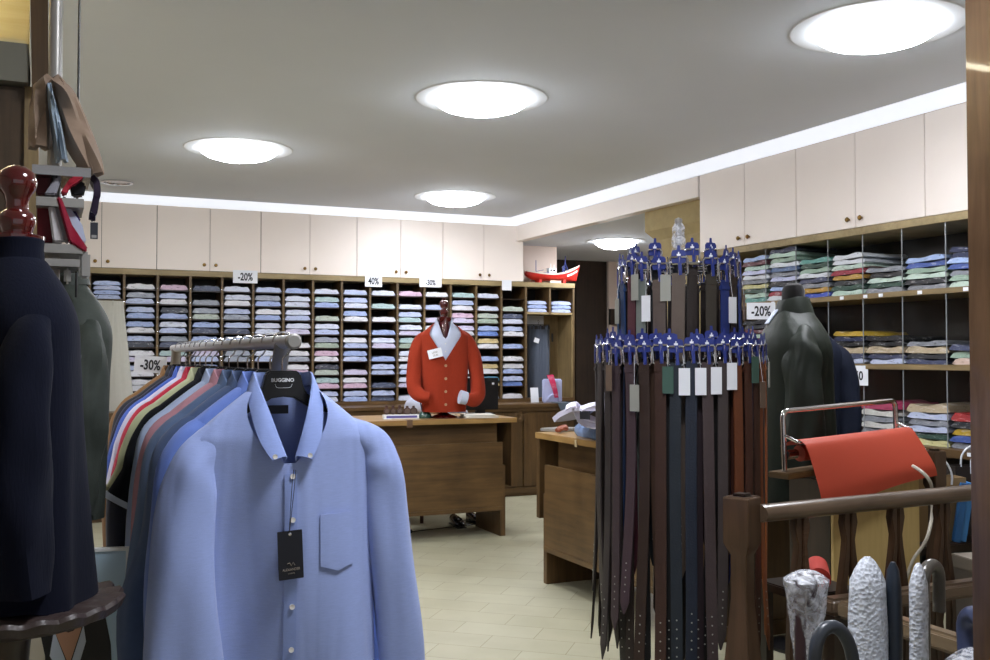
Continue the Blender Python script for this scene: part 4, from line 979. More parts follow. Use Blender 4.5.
MB().sheet([[(r[0][0], r[0][1], r[0][2] - .012), (r[0][0], r[0][1] * 1.02, r[0][2] + .004)] for r in rows], .006).sheet([[(r[-1][0], r[-1][1], r[-1][2] - .012), (r[-1][0], r[-1][1] * 1.02, r[-1][2] + .004)] for r in rows], .006).build('gunwale', m_cream2, t)
MB().sheet([[(r[0][0], r[0][1] * .95 + (r[-1][1] - r[0][1]) * .95 * a, r[0][2] - .018) for a in (0, .5, 1)] for r in rows], .003).build('deck', m_cream2, t)
for s in (0, -1): MB().sheet([[(rows[k][s][0] + .002, rows[k][s + (1 if s == 0 else -1)][1] * 1.1, rows[k][s][2] - .055), (rows[k][s][0] + .002, rows[k][s + (1 if s == 0 else -1)][1] * 1.04, rows[k][s][2] - .035)] for k in range(15, 21)], .003).build('bow_stripe', m_cream2, t)
MB().box(BL * .32, BL * .52, -.035, .035, .085, .12).build('cabin_base', m_blue, t, bevel=.004)
cb = MB().box(BL * .42, BL * .55, -.03, .03, .118, .165).box(BL * .41, BL * .56, -.034, .034, .165, .17).build('wheelhouse', m_white, t, bevel=.002)
MB().box(BL * .44, BL * .47, -.031, -.03, .135, .155).box(BL * .49, BL * .53, -.031, -.03, .135, .155).build('window', m_ink, cb)
MB().cyl((BL * .2, 0, .09), (BL * .2, 0, .25), .004, 8).cyl((BL * .2, 0, .13), (BL * .34, 0, .15), .003, 8).build('aft_mast', m_blue, t)
MB().cyl((BL * .66, -.02, .1), (BL * .74, 0, .24), .005, 8).cyl((BL * .80, -.02, .11), (BL * .74, 0, .24), .005, 8).cyl((BL * .74, .02, .1), (BL * .74, 0, .31), .005, 8).tube([(BL * .70 + .02 * cos(a * pi / 6), -.01, .18 + .02 * sin(a * pi / 6)) for a in range(12)], .003, 6, closed=True).build('fore_mast', m_blue, t)
MB().cyl((BL * .47, 0, .168), (BL * .47, 0, .22), .004, 8).cyl((BL * .53, 0, .168), (BL * .53, 0, .21), .004, 8).build('funnel', m_white, t)
MB().box(BL * .22, BL * .27, -.05, .05, 0, .06).box(BL * .66, BL * .71, -.05, .05, 0, .06).box(BL * .2, BL * .73, -.02, .02, .0, .012).build('cradle', m_red, t)
MB().box(BL * .42, BL * .62, -.052, -.048, .002, .034).build('name_plate', m_cream2, t)

# ------------------------------------------------------------------ heap on the right counter
def onc(u, v, z): 
    r = ray(u, v); return Vector((0, 0, EYE)) + r * ((z - EYE) / r.z)
p = onc(590, 446, CT); HX, HY = p.x + .12, p.y + .22
m_denim = cloth('blue denim', '#5a6f92', var=.2, bump=.4)
def heap(name, label, cat_, mat, loc, poly, h, seed, rz=0):
    r = random.Random(seed); n = 30; rings = []
    for j, (k, zz) in enumerate(((1, 0), (1.03, .25), (1.0, .6), (.88, .88), (.6, 1.0), (.2, 1.02))):
        ring = []
        for i in range(n):
            a = 2 * pi * i / n
            wob = 1 + .08 * sin(3 * a + seed) + .05 * sin(7 * a + j * .7 + seed)
            ring.append((poly[0] * k * cos(a) * wob, poly[1] * k * sin(a) * wob, h * zz * (1 + .12 * sin(4 * a + seed + j) * (zz > .3))))
        rings.append(ring)
    m = MB(); V = [q for g_ in rings for q in g_]; F = [(j * n + i, j * n + (i + 1) % n, (j + 1) * n + (i + 1) % n, (j + 1) * n + i) for j in range(5) for i in range(n)]
    F += [tuple(range(n))[::-1], tuple(5 * n + i for i in range(n))]
    o = m.add(V, F).build(name, mat, angle=60); o.location = loc; o.rotation_euler = (0, 0, rz); return tag(o, label, cat_)
heap('folded_jeans', 'blue denim jeans folded at the bottom of the heap on the right counter', 'jeans', m_denim, (3.13, 5.06, CT + .001), (.24, .46), .08, 3)
t = thing('folded_shirt', 'white lilac folded shirt lying on the jeans on the right counter', 'shirt', (3.10, 5.08, CT + .088), R(-60)); t.scale = (1.25, 1.25, 1.5)
m_wl = cloth('white lilac shirting', '#ccc9de')
g_ = []
for k in range(16):
    q = k / 15; y = .30 - .60 * q
    g_.append([(x, -y, .02 + .13 * exp(-((q - .95) / .35) ** 2) * (1 - (x / .2) ** 4 * .5) + .05 * (1 - (abs(x) / .19) ** 3)) for x in (-.19, -.16, -.1, -.04, 0, .04, .1, .16, .19)])
MB().sheet(g_, .02).build('body', m_wl, t)
MB().sheet(collar_grid(.07, .055, .03, .10, .04, .03, 26), .006, Matrix.Translation((0, -.28, .06)) @ Matrix.Rotation(R(-58), 4, 'X')).build('collar', m_wl, t)
MB().box(-.03, .02, -.33, -.325, .03, .06).build('neck_label', m_ink, t)
t = thing('tray_phone', 'flat grey folder lying at the far left end of the right counter', 'folder', onc(558, 431, CT) + Vector((.02, 0, 0)), R(20))
t.name = 'folder'; MB().box(-.11, .11, -.08, .08, .001, .02).build('cover', m_steel, t, bevel=.003); MB().box(-.10, .115, -.075, .075, .005, .016).build('pages', m_page, t)
q = MB().tube(cat([(0, 0, .02), (.02, -.02, .035), (.05, -.01, .03), (.06, .03, .04), (.03, .05, .03), (0, .02, .02)], 24), [.014] * 24, 8).build('leather_strap', plain('tan red leather', '#8c4a33', .5)); q.location = (2.93, 5.55, CT); tag(q, 'small curled red-brown strap beside the jeans on the right counter', 'strap')
q = MB().sheet([[(.0 - .0008 * k - (.012 if k > 2 else 0), y + .006 * sin(k), .004 - (.018 * (k - 2) if k > 2 else 0)) for y in (-.012, .012)] for k in range(6)], .003).build('ribbon', plain('beige ribbon', '#b7a682', .7)); q.location = (2.862, 5.18, CT + .001); tag(q, 'beige ribbon end hanging over the edge of the right counter', 'ribbon')
q = MB().box(-.05, .05, -.004, .004, 0, .22).build('blue_box', plain('blue card', '#3f5f94', .6), None, bevel=.002); q.name = 'card_box'; q.location = (3.32, 5.3, CT); tag(q, 'blue card standing behind the heap of shirts on the right counter', 'card')

# ================================================================== person seated behind the back counter
def skin_body(name, verts, edges, radii, mat, root=0, sub=2):
    me = bpy.data.meshes.new(name); me.from_pydata(verts, edges, []); o = bpy.data.objects.new(name, me); C.objects.link(o)
    md = o.modifiers.new('s', 'SKIN'); md.use_smooth_shade = True
    for i, r in enumerate(radii): me.skin_vertices[0].data[i].radius = r if isinstance(r, tuple) else (r, r)
    me.skin_vertices[0].data[root].use_root = True
    ms = o.modifiers.new('u', 'SUBSURF'); ms.levels = ms.render_levels = sub
    m2 = bpy.data.meshes.new_from_object(o.evaluated_get(bpy.context.evaluated_depsgraph_get()))
    bpy.data.objects.remove(o); m2.materials.clear(); m2.materials.append(mat)
    for p in m2.polygons: p.use_smooth = True
    q = bpy.data.objects.new(name, m2); C.objects.link(q); return q
PX, PY = 3.10, 8.12
per = thing('person', 'person in pale blue shirt and black loafers seated behind the orange cardigan', 'person', (PX, PY, 0))
m_skin = plain('skin', '#c49a82', .5); m_hair = plain('dark hair', '#2a211c', .6, bump=1, bscale=90); m_trs = cloth('dark trousers', '#23252c'); m_loaf = plain('black leather', '#0d0c0d', .25, coat=.4)
V = [(0, .02, .50), (0, .02, .68), (0, .0, .86), (0, .0, 1.0), (0, -.02, 1.09), (0, -.045, 1.17), (0, -.05, 1.25),
     (-.17, 0, 1.0), (-.28, -.13, .93), (-.32, -.27, 1.0), (-.235, -.55, .962), (-.225, -.60, .955),
     (.17, 0, 1.0), (.26, -.03, .80), (.22, -.24, .78), (.10, -.33, .80),
     (-.09, .0, .48), (-.08, -.36, .50), (-.01, -.42, .10), (.09, .0, .48), (.12, -.36, .50), (.16, -.38, .10)]
E = [(0, 1), (1, 2), (2, 3), (3, 4), (4, 5), (5, 6), (3, 7), (7, 8), (8, 9), (9, 10), (10, 11), (3, 12), (12, 13), (13, 14), (14, 15), (0, 16), (16, 17), (17, 18), (0, 19), (19, 20), (20, 21)]
Rr = [(.15, .11), (.14, .1), (.16, .11), (.13, .09), .055, .085, .075, .06, .048, .045, .03, .03, .06, .048, .04, .03, .085, .065, .045, .085, .065, .045]
o = skin_body('body', V, E, Rr, m_skin); o.parent = per
def grow(name, V, E, Rr, mat, root=0):
    o = skin_body(name, V, E, Rr, mat, root); o.parent = per; return o
sel = [0, 1, 2, 3, 7, 8, 9, 10, 12, 13, 14]
sv = [V[i] for i in sel]; sv[7] = (-.245, -.51, .968)
grow('shirt', sv, [(0, 1), (1, 2), (2, 3), (3, 4), (4, 5), (5, 6), (6, 7), (3, 8), (8, 9), (9, 10)], [(.165, .125), (.155, .115), (.175, .125), (.14, .1), .075, .072, .074, .05, .075, .062, .05], m_shirtw)
grow('trousers', [V[i] for i in (0, 16, 17, 18, 19, 20, 21)], [(0, 1), (1, 2), (2, 3), (0, 4), (4, 5), (5, 6)], [(.16, .12), .1, .078, .062, .1, .078, .062], m_trs)
MB().lathe([(.001, 1.315), (.05, 1.31), (.082, 1.28), (.094, 1.24), (.092, 1.19), (.07, 1.165)], (0, -.008, 0), 24, sy=1.0).build('hair', m_hair, per)
MB().tube([(.066 * cos(2 * pi * i / 20), -.012 + .058 * sin(2 * pi * i / 20), 1.075 + .012 * sin(2 * pi * i / 20)) for i in range(20)], [(.02, .010)] * 20, 8, closed=True, ref=(0, 0, 1)).build('shirt_collar', m_shirtw, per)
fm = MB().lathe([(.001, 0), (.008, .002), (.001, .004)], n=8)
MB().lathe([(.001, -.009), (.009, 0), (.001, .009)], (-.032, -.125, 1.215), 10).lathe([(.001, -.009), (.009, 0), (.001, .009)], (.032, -.125, 1.215), 10).build('eyes', m_ink, per)
MB().tube(cat([(0, -.125, 1.215), (0, -.142, 1.19), (0, -.15, 1.178), (0, -.13, 1.17)], 8), [.008, .01, .012, .013, .013, .012, .01, .008], 8).build('nose', m_skin, per)
MB().tube(cat([(-.024, -.122, 1.145), (0, -.132, 1.143), (.024, -.122, 1.145)], 8), .005, 6).build('lips', plain('lips', '#9c5f55', .5), per)
for k, (dx, L_) in enumerate(((-.03, .062), (-.01, .074), (.01, .072), (.028, .058))):
    MB().tube(cat([(-.228 + dx * .8, -.60, .955), (-.22 + dx, -.60 - L_ * .5, .964), (-.212 + dx, -.60 - L_ * .85, .95), (-.21 + dx, -.60 - L_, .934)], 10), [.0095] * 7 + [.0085, .0075, .006], 8).build('finger', m_skin, per)
MB().tube(cat([(-.21, -.575, .955), (-.18, -.60, .95), (-.17, -.63, .94)], 8), .010, 8).build('thumb', m_skin, per)
for (x, y, a) in ((0.02, -.40, -.12), (.21, -.36, .1)):
    sh = MB(); rows = []
    for k in range(12):
        q = k / 11; w_ = .036 + .012 * sin(q * pi * .9) - .012 * (q > .9); h_ = .075 - .04 * min(1, q * 1.5) + .012 * sin(q * pi)
        if k == 11: w_, h_ = .022, .02
        rows.append([(w_ * cos(2 * pi * i / 14), -.27 * q + .1, .006 + max(0, h_ * (.5 + .5 * sin(2 * pi * i / 14)))) for i in range(14)])
    Vv = [p_ for r_ in rows for p_ in r_]; Ff = [(j * 14 + i, j * 14 + (i + 1) % 14, (j + 1) * 14 + (i + 1) % 14, (j + 1) * 14 + i) for j in range(11) for i in range(14)] + [tuple(range(14))[::-1], tuple(154 + i for i in range(14))]
    o = sh.add(Vv, Ff).build('loafer', m_loaf, per, angle=60); o.location = (x, y, 0); o.rotation_euler = (0, 0, a)
    MB().box(-.042, .042, -.175, .105, 0, .008).build('sole', m_black, o, bevel=.003); MB().tube(cat([(-.034, -.05, .052), (0, -.055, .07), (.034, -.05, .052)], 8), .006, 6).build('strap', m_loaf, o)
t = thing('chair', 'red-brown wooden chair under the person behind the back counter', 'chair', (PX, PY + .02, 0))
m_ch = wood('red brown chair wood', '#3a170f', '#54251a', axis=2)
MB().box(-.22, .22, -.22, .22, .40, .43).build('seat', m_ch, t, bevel=.01)
for x in (-.2, .2):
    for y in (-.2, .2): MB().cyl((x, y, .40), (x * 1.05, y * 1.05, 0), .02, 10, .016).build('leg', m_ch, t)
MB().box(-.2, .2, .2, .225, .62, .95).box(-.2, -.17, .2, .225, .42, .95).box(.17, .2, .2, .225, .42, .95).build('backrest', m_ch, t)
p = onc(408.5, 533, 0); q = MB().lathe([(.001, .0), (.03, .0), (.034, .012), (.028, .026), (.001, .03)], n=18).build('cable_puck', m_black); q.name = 'floor_socket'; q.location = (p.x, p.y, 0); tag(q, 'small black round floor socket in front of the back counter', 'socket')
q = MB().tube(cat([(p.x + .03, p.y + .02, .004), (p.x + .12, p.y + .05, .003), (p.x + .4, p.y + .1, .003), (p.x + .65, p.y + .17, .003), (p.x + .8, p.y + .3, .003)], 24), .003, 6).build('cable', m_black); tag(q, 'thin black cable on the floor under the back counter', 'cable')
# ================================================================== right-hand wall shelving with folded knitwear
Z1, Z2, Z3 = 1.775, 1.352, .896
yA, yB_ = 2.05, 6.22                   # near and far ends
t = thing('shelving_unit', 'dark open wall shelving of folded knitwear along the right wall', 'shelving', (0, 0, 0))
m_back = wood('dark brown shelf back', '#1a130d', '#2e2218', axis=2, rough=.3, coat=.2)
MB().box(4.98, 5.0, yA, yB_, .1, 2.14).build('back_panel', m_back, t)
MB().box(XR - .012, 5.0, yA, yB_, 2.135, 2.18).build('top_board', m_edge, t, bevel=.003)
for z in (Z1, Z2): MB().box(XR, 4.98, yA, yB_, z - .031, z).build('shelf', wood('olive oak shelf', '#6f5d3c', '#8f7a52', axis=1, rough=.5), t, bevel=.002)
MB().box(XR - .05, 4.98, yA, yB_, Z3 - .045, Z3).build('shelf', m_woody, t, bevel=.003)
MB().box(XR + .04, 4.98, yA, yB_, .62, .66).box(XR + .02, 4.98, yA, yB_, 0, .09).build('lower_shelf', m_dark, t)
for y in (yA, yB_ - .03): MB().box(XR, 4.98, y, y + .03, 0, 2.135).build('side', m_edgez, t)
dys = [on_X(u, 260, XR).y for u in (764.8, 795, 827, 861.7, 901, 944.7)]
st = dys[4] - dys[5]
dys += [dys[5] - st, dys[5] - 2 * st]
m_div = plain('grey glass divider edge', '#8b9092', .2, spec=.8)
m_glasspane, nt, b = new_mat('clear glass pane'); tr_ = N(nt, 'ShaderNodeBsdfTransparent'); mx_ = N(nt, 'ShaderNodeMixShader'); fr_ = N(nt, 'ShaderNodeFresnel', IOR=1.14)
b.inputs['Roughness'].default_value = .05; b.inputs['Base Color'].default_value = (.4, .45, .45, 1)
nt.links.new(fr_.outputs[0], mx_.inputs[0]); nt.links.new(tr_.outputs[0], mx_.inputs[1]); nt.links.new(b.outputs[0], mx_.inputs[2]); nt.links.new(mx_.outputs[0], nt.nodes['Material Output'].inputs[0])
for y in dys:
    for z0, z1 in ((Z1, 2.135), (Z2, Z1 - .031), (Z3, Z2 - .031)):
        o = MB().box(XR + .01, 4.97, y - .002, y + .002, z0, z1).build('divider', m_glasspane, t)
        MB().box(XR + .006, XR + .01, y - .0025, y + .0025, z0, z1).build('edge_strip', m_div, o)
for z, us in ((Z1, (773, 842, 865.5, 881, 920, 966)), (Z3, (922, 968))):
    for u in us:
        p = on_X(u, 300, XR if z == Z1 else XR - .05)
        MB().box(-.002, .0, -.016, .016, -.026, -.006).build('shelf_label', m_paper, t).location = (XR - (.0005 if z == Z1 else .0505), p.y, z)
KN = {'sky blue': '#9db4de', 'maroon': '#5b2733', 'pale mint': '#b3cdbf', 'white': '#d3d8de', 'lavender': '#b9bfe0', 'pale yellow': '#cbc78f', 'forest green': '#2c4a3e', 'teal': '#5f9a90', 'navy': '#20294a', 'steel blue': '#4f6a94',
      'ochre': '#b38a35', 'royal blue': '#3f55b8', 'crimson': '#8d2135', 'charcoal': '#26282d', 'sage': '#8fa896', 'beige': '#b3a387', 'grey': '#83878f', 'denim blue': '#40589c', 'mustard yellow': '#b7972a', 'black': '#121318',
      'pink beige': '#cbb3a5', 'raspberry': '#a53a5c', 'red': '#a32b2b', 'off white': '#c9c8c2', 'pale blue': '#b6c0da', 'striped navy': '#3a4260', 'pale green': '#bcd0c2'}
m_kn = {k: bagged(k + ' folded knit', v) for k, v in KN.items()}
def knit_stack(y_far, y_near, z, cols, where, h=.0315, group='folded knitwear on the right shelves', lean=0, name='folded_sweater', cat_='sweater'):
    w = (y_far - y_near) - .006; yc = (y_far + y_near) / 2; zz = z + .001
    for i, k in enumerate(cols):
        hh = h * (1.35 if k in ('beige', 'raspberry', 'red') else 1)
        o = folded(name, k, m_kn, round(w * .98, 2), .34, round(hh * .98, 3), 20 + (i * 7 + len(cols)) % 4, collar=False, sag=.12, wav=.15)
        o.location = (XR + .02 + rnd.uniform(0, .02), yc + rnd.uniform(-.006, .006), zz); o.rotation_euler = (0, R(rnd.uniform(-1.6, 1.6)), -pi / 2 + R(rnd.uniform(-4, 4)))
        tag(o, f'{k} folded sweater, {ORD[i]} from the bottom, {where}', cat_, group); zz += hh * 1.02
D = [yB_ - .34, *dys]
D0 = dys[0] + (dys[0] - dys[1]) * .95
top = 'top right shelf'
knit_stack(D0, dys[0], Z1, ['teal', 'pale mint', 'forest green', 'pale yellow', 'grey', 'white', 'lavender', 'pale mint', 'maroon', 'sky blue'], 'stack nearest the pillar, ' + top)
knit_stack(dys[0], dys[1], Z1, ['white', 'crimson', 'sky blue', 'charcoal', 'lavender', 'grey', 'steel blue', 'white', 'sage', 'pale mint', 'navy'], 'second stack, ' + top)
knit_stack(dys[1], dys[2], Z1, ['royal blue', 'ochre', 'grey', 'striped navy', 'white', 'sage', 'forest green', 'teal'], 'third stack, ' + top)
knit_stack(dys[2], dys[3], Z1, ['pale mint', 'forest green', 'charcoal', 'ochre', 'crimson', 'pale green', 'white', 'white'], 'fourth stack, ' + top)
knit_stack(dys[3], dys[4], Z1, ['grey', 'forest green', 'pale green', 'charcoal', 'grey'], 'fifth stack, ' + top, .03)
knit_stack(dys[4], dys[5], Z1, ['grey', 'charcoal', 'pale green', 'sage', 'denim blue', 'sky blue'], 'sixth stack, ' + top, .031)
knit_stack(dys[5], dys[6], Z1, ['pale green', 'sage', 'grey', 'denim blue', 'sky blue', 'navy', 'navy'], 'last stack, ' + top, .031)
mid = 'middle right shelf'
knit_stack(D0, dys[0], Z2, ['white', 'pale blue', 'grey', 'white', 'raspberry', 'pale mint', 'maroon', 'charcoal', 'black'], 'stack under -20% sign, ' + mid)
knit_stack(dys[2], dys[3], Z2, ['pale blue', 'striped navy', 'beige', 'black', 'navy', 'mustard yellow'], 'stack by the coat, ' + mid, .031)
knit_stack(dys[3], dys[4], Z2, ['pale blue', 'striped navy', 'beige', 'black', 'black'], 'second stack by the coat, ' + mid, .031)
knit_stack(dys[4], dys[5], Z2, ['striped navy', 'charcoal', 'beige', 'grey'], 'third stack by the coat, ' + mid, .03)
knit_stack(dys[5], dys[6], Z2, ['pink beige', 'sage', 'striped navy'], 'last stack, ' + mid, .036)
bot = 'bottom right shelf'
knit_stack(dys[3] + .06, dys[4] + .06, Z3, ['sage', 'grey', 'off white', 'grey', 'off white', 'raspberry'], 'stack behind red paper, ' + bot, .036)
knit_stack(dys[4], dys[5], Z3, ['pale yellow', 'forest green', 'pale blue', 'grey', 'pale blue', 'beige'], 'middle stack, ' + bot, .036)
knit_stack(dys[5], dys[6], Z3, ['grey', 'denim blue', 'mustard yellow', 'charcoal', 'red'], 'last stack, ' + bot, .036)

# ================================================================== belt rack
BX, BY = 1.975, 2.86
t = thing('belt_rack', 'tall two-tier round belt rack crowded with leather belts', 'display rack', (BX, BY, 0))
MB().lathe([(.001, 0), (.24, 0), (.24, .012), (.05, .03), (.022, .06), (.022, 1.76), (.001, 1.76)], n=32).build('pole', m_black, t)
for z, r_ in ((1.425, .265), (1.70, .185)):
    q = MB().tube([(r_ * cos(2 * pi * i / 48), r_ * sin(2 * pi * i / 48), z) for i in range(48)], .006, 8, closed=True)
    for i in range(6): q.cyl((.02 * cos(i * pi / 3), .02 * sin(i * pi / 3), z), (r_ * cos(i * pi / 3), r_ * sin(i * pi / 3), z), .004, 8)
    q.build('hanging_ring', m_chrome, t)
    q = MB()
    for i in range(40):
        a = 2 * pi * i / 40; q.cyl((r_ * cos(a), r_ * sin(a), z), ((r_ + .012) * cos(a), (r_ + .012) * sin(a), z + .022), .0016, 6)
    q.build('hook_row', m_chrome, t)
MB().lathe([(.001, 1.75), (.024, 1.75), (.024, 1.80), (.020, 1.815), (.022, 1.84), (.014, 1.855), (.001, 1.858)], n=20).build('clear_cap', film('clear plastic', False, .32), t)
MB().lathe([(.001, 1.76), (.010, 1.76), (.010, 1.85), (.014, 1.862), (.012, 1.87), (.001, 1.875)], n=16).build('finial', m_steel, t)
m_bblue = plain('blue plastic card', '#2b3880', .45, var=.2, vscale=60)
m_leath = {}
def leather(nm, col):
    if nm not in m_leath: m_leath[nm] = plain(nm + ' leather', col, .5, bump=.5, bscale=160, var=.18, vscale=20)
    return m_leath[nm]
m_tagm = {'white': m_paper, 'grey': plain('grey card', '#9a9b93', .6), 'green': plain('green card', '#3d5a50', .6), 'brown': plain('kraft card', '#6d5a4c', .7)}
def belt(label, lm, ang, tier, L=1.0, tagc=None, drop=.0, w=.034, sway=0, dr=0, buck=m_silver, dy=0):
    zt, rr = ((1.425, .283), (1.70, .203))[tier]
    rr += dr
    o = thing('belt', label, 'belt', (BX + rr * cos(ang), BY + rr * sin(ang), zt + dy), ang + pi / 2, 'belts on the round rack')
    # blue header card, buckle, strap, swing tag
    h = MB().prism([(-.020, -.012), (.020, -.012), (.023, -.004), (.023, .022), (.018, .03), (.005, .031), (.004, .046), (-.004, .046), (-.005, .031), (-.018, .03), (-.023, .022), (-.023, -.004)], .003).build('header_card', m_bblue, o, bevel=.001)
    MB().box(-.006, .006, -.0024, -.0015, .012, .018).box(-.002, .002, -.0024, -.0015, .018, .024).build('emblem', m_paper, h)
    MB().prism([(-.006, .01), (.006, .01), (.009, -.05), (-.001, -.052)], .003, Matrix.Translation((.002, -.006, 0))).build('blue_tongue', m_bblue, h)
    bw = w / 2 + .007
    MB().tube([(-bw, 0, 0), (-bw + .004, -.003, .008), (bw - .004, -.003, .008), (bw, 0, 0), (bw, 0, -.045), (bw - .003, 0, -.05), (-bw + .003, 0, -.05), (-bw, 0, -.045)], .0038, 8, closed=True).build('buckle', buck, o)
    MB().cyl((0, -.004, -.05), (.003, -.006, .006), .0022, 8).build('prong', buck, o)
    r = random.Random(int(ang * 1000) + tier); s1, s2 = r.uniform(-1, 1), r.uniform(-1, 1); g_ = []
    for k in range(22):
        q = k / 21; z = -.045 - L * q; taper = 1 if q < .965 else max(.08, (1 - q) / .035)
        cx = sway * q * q + .004 * s1 * sin(q * 5); cy = -.002 - .01 * sin(q * pi) * s2 + .02 * q * q * s2
        g_.append([(cx + x * w * taper, cy - .0015 * (1 - abs(x) * 2), z) for x in (-.5, -.42, 0, .42, .5)])
    st_ = MB().sheet(g_, .0045).build('strap', lm, o)
    MB().box(-w / 2 - .002, w / 2 + .002, -.007, .005, -.078, -.064).build('keeper_loop', lm, st_, bevel=.002)
    q = MB()
    for k in range(5):
        f = .80 + k * .028; z = -.045 - L * f; cx = sway * f * f + .004 * s1 * sin(f * 5); cy = -.002 - .01 * sin(f * pi) * s2 + .02 * f * f * s2
        q.lathe([(.001, .0), (.0026, .0), (.0026, .0012), (.001, .0012)], n=8, M=Matrix.Translation((cx, cy - .0036, z)) @ Matrix.Rotation(pi / 2, 4, 'X'))
    q.build('hole_row', m_tagm['grey'], st_)
    if tagc:
        c_, tz = tagc; hh = .085
        MB().box(-.0175, .0175, -.0012, .0012, -hh, 0).build('swing_tag', m_tagm[c_], o).location = (.026 if drop >= 0 else -.026, -.012, tz)
        MB().cyl((.02 if drop >= 0 else -.02, -.004, -.02), (.026 if drop >= 0 else -.026, -.012, tz), .0006, 5).build('tag_cord', m_paper, o)
    return o
# front arc of the lower tier from left to right; angle measured so that a = view direction faces the camera
VA = atan2(-BY, -BX)
front = [('blackish brown', '#2a2422', -80, .78, None, 0), ('dark grey brown', '#3a3231', -67, .93, None, 0), ('charcoal brown', '#332c2d', -56, .98, ('brown', -.06), .0), ('purplish brown', '#3f3236', -46, .86, None, 0), ('aubergine brown', '#423238', -34, .80, ('grey', -.115), 0),
         ('deep brown', '#33241d', -23, 1.0, None, 0), ('coffee brown', '#3b251c', -12, 1.02, ('green', -.06), 0), ('blue black', '#1f2730', -2, 1.0, ('white', -.06), 0), ('midnight navy', '#1c2433', 8, .98, ('white', -.065), 0), ('mauve brown', '#443839', 18, .99, ('white', -.06), 0),
         ('dark taupe', '#403838', 29, .90, ('white', -.05), 0), ('rust brown', '#63351d', 40, .98, None, 0), ('chestnut brown', '#41241a', 50, 1.0, ('green', -.03), 0), ('chocolate brown', '#3a2218', 60, .95, ('brown', -.11), 0), ('tan orange', '#7a4422', 70, .93, None, 0), ('bright tan', '#8a4d24', 81, .90, ('grey', -.05), 0)]
for i, (nm, col, a, L, tg, dp) in enumerate(front):
    belt(f'{nm} belt in the lower tier front row, {ORD[i] if i < 14 else ("fifteenth", "sixteenth")[i - 14]} from the left', leather(nm, col), VA + R(a * .98), 0, L, tg, dp, sway=rnd.uniform(-.02, .02), dy=rnd.uniform(-.006, .006), w=.035)
inner = [('black', '#0f0e0f', -74, 1.0), ('dark umber', '#241b17', -61, .97), ('black brown', '#171213', -50, 1.04), ('espresso', '#221815', -40, 1.06), ('soot black', '#101011', -28, 1.0), ('walnut brown', '#38261b', -17, 1.04), ('ink black', '#0e0f12', -7, 1.04), ('dark plum', '#251a20', 13, 1.03), ('coal black', '#121213', 24, 1.0),
         ('bark brown', '#2b1d17', 35, .93), ('mahogany brown', '#3d1f17', 45, 1.02), ('raven black', '#111113', 55, 1.0), ('sepia brown', '#332219', 65, .96), ('onyx black', '#0d0d0f', 76, .88)]
for i, (nm, col, a, L) in enumerate(inner):
    belt(f'{nm} belt behind the lower tier front row, {ORD[i]} from the left', leather(nm, col), VA + R(a), 0, L, None, 0, dr=-.035, sway=rnd.uniform(-.03, .03), dy=rnd.uniform(.012, .03), w=.034)
for i, a in enumerate(range(98, 268, 14)):
    o = belt('dark leather belt hanging round the far side of the lower tier', leather('dark umber', '#241b17'), VA + R(a), 0, .95 + .08 * rnd.random(), None)
upper = [('sky navy', '#24466e', -82, None), ('azure navy', '#1c3a66', -66, ('grey', -.10)), ('wine red', '#4c1f2c', -48, ('grey', -.04)), ('sage grey', '#6d7570', -36, ('white', -.10)), ('woven taupe', '#574b45', -18, ('grey', -.03)), ('braided taupe', '#5a4d44', 0, None), ('dark olive', '#3a352e', 30, None),
         ('cobalt blue', '#1e2f6d', 46, ('white', -.10)), ('umber', '#2c211b', 60, None), ('marine blue', '#20346f', 76, ('brown', -.10))]
for i, (nm, col, a, tg) in enumerate(upper):
    belt(f'{nm} belt in the upper tier front row, {ORD[i]} from the left', leather(nm, col), VA + R(a), 1, .98, tg, 0 if i != 1 else -1, w=.042 if 'taupe' in nm else .038, dy=rnd.uniform(-.012, .014))
for i, (nm, col, a) in enumerate((('night blue', '#161b30', -74), ('black', '#0f0e0f', -57), ('dark slate', '#23292e', -27), ('dark cocoa', '#221814', 15), ('pitch black', '#0f0f10', 38), ('dusk navy', '#161c33', 68))):
    belt(f'{nm} belt behind the upper tier front row, {ORD[i]} from the left', leather(nm, col), VA + R(a), 1, .98, None, 0, dr=-.035, dy=rnd.uniform(.02, .045))
for i, a in enumerate(range(98, 268, 11)):
    belt('dark leather belt hanging round the far side of the upper tier', leather('dark umber', '#241b17'), VA + R(a), 1, .97, None, dy=rnd.uniform(0, .02))

# ================================================================== coats on mannequins
m_wax = cloth('dark olive waxed cotton', '#20261f', rough=.5, var=.22, bump=.3, sheen=0)
NX, NY = 2.955, 3.42
t = thing('mannequin', 'black bust form on a stand inside the dark waxed coat', 'mannequin', (NX, NY, 0), -pi / 2)
m_form = cloth('black jersey cover', '#1b1a1a', rough=.8)
MB().lathe([(.001, 0), (.16, 0), (.16, .014), (.03, .03), (.016, .06), (.016, .95), (.001, .95)], n=28).build('stand', m_black, t)
MB().lathe([(.001, .80), (.10, .84), (.14, 1.0), (.15, 1.25), (.16, 1.42), (.12, 1.54), (.065, 1.59), (.055, 1.63), (.055, 1.68), (.045, 1.705), (.02, 1.715), (.001, 1.716)], n=32, sy=.8).build('torso', m_form, t)
t = thing('coat', 'dark olive waxed coat on a black neck form, turned away to the left', 'coat', (NX, NY, 1.60), R(-116))
g = Garment(nw=.075, soft=True, sw=.195, sl=.19, L=.86, chest=.185, hem=.20, dn=.07, d=.150, dh=.17, drop=.05, seed=61, amp=.014, fr=(24, 15))
m = MB(); add_body(m, g, nu=84, nv=44, wave=.006); m.build('body', m_wax, t)
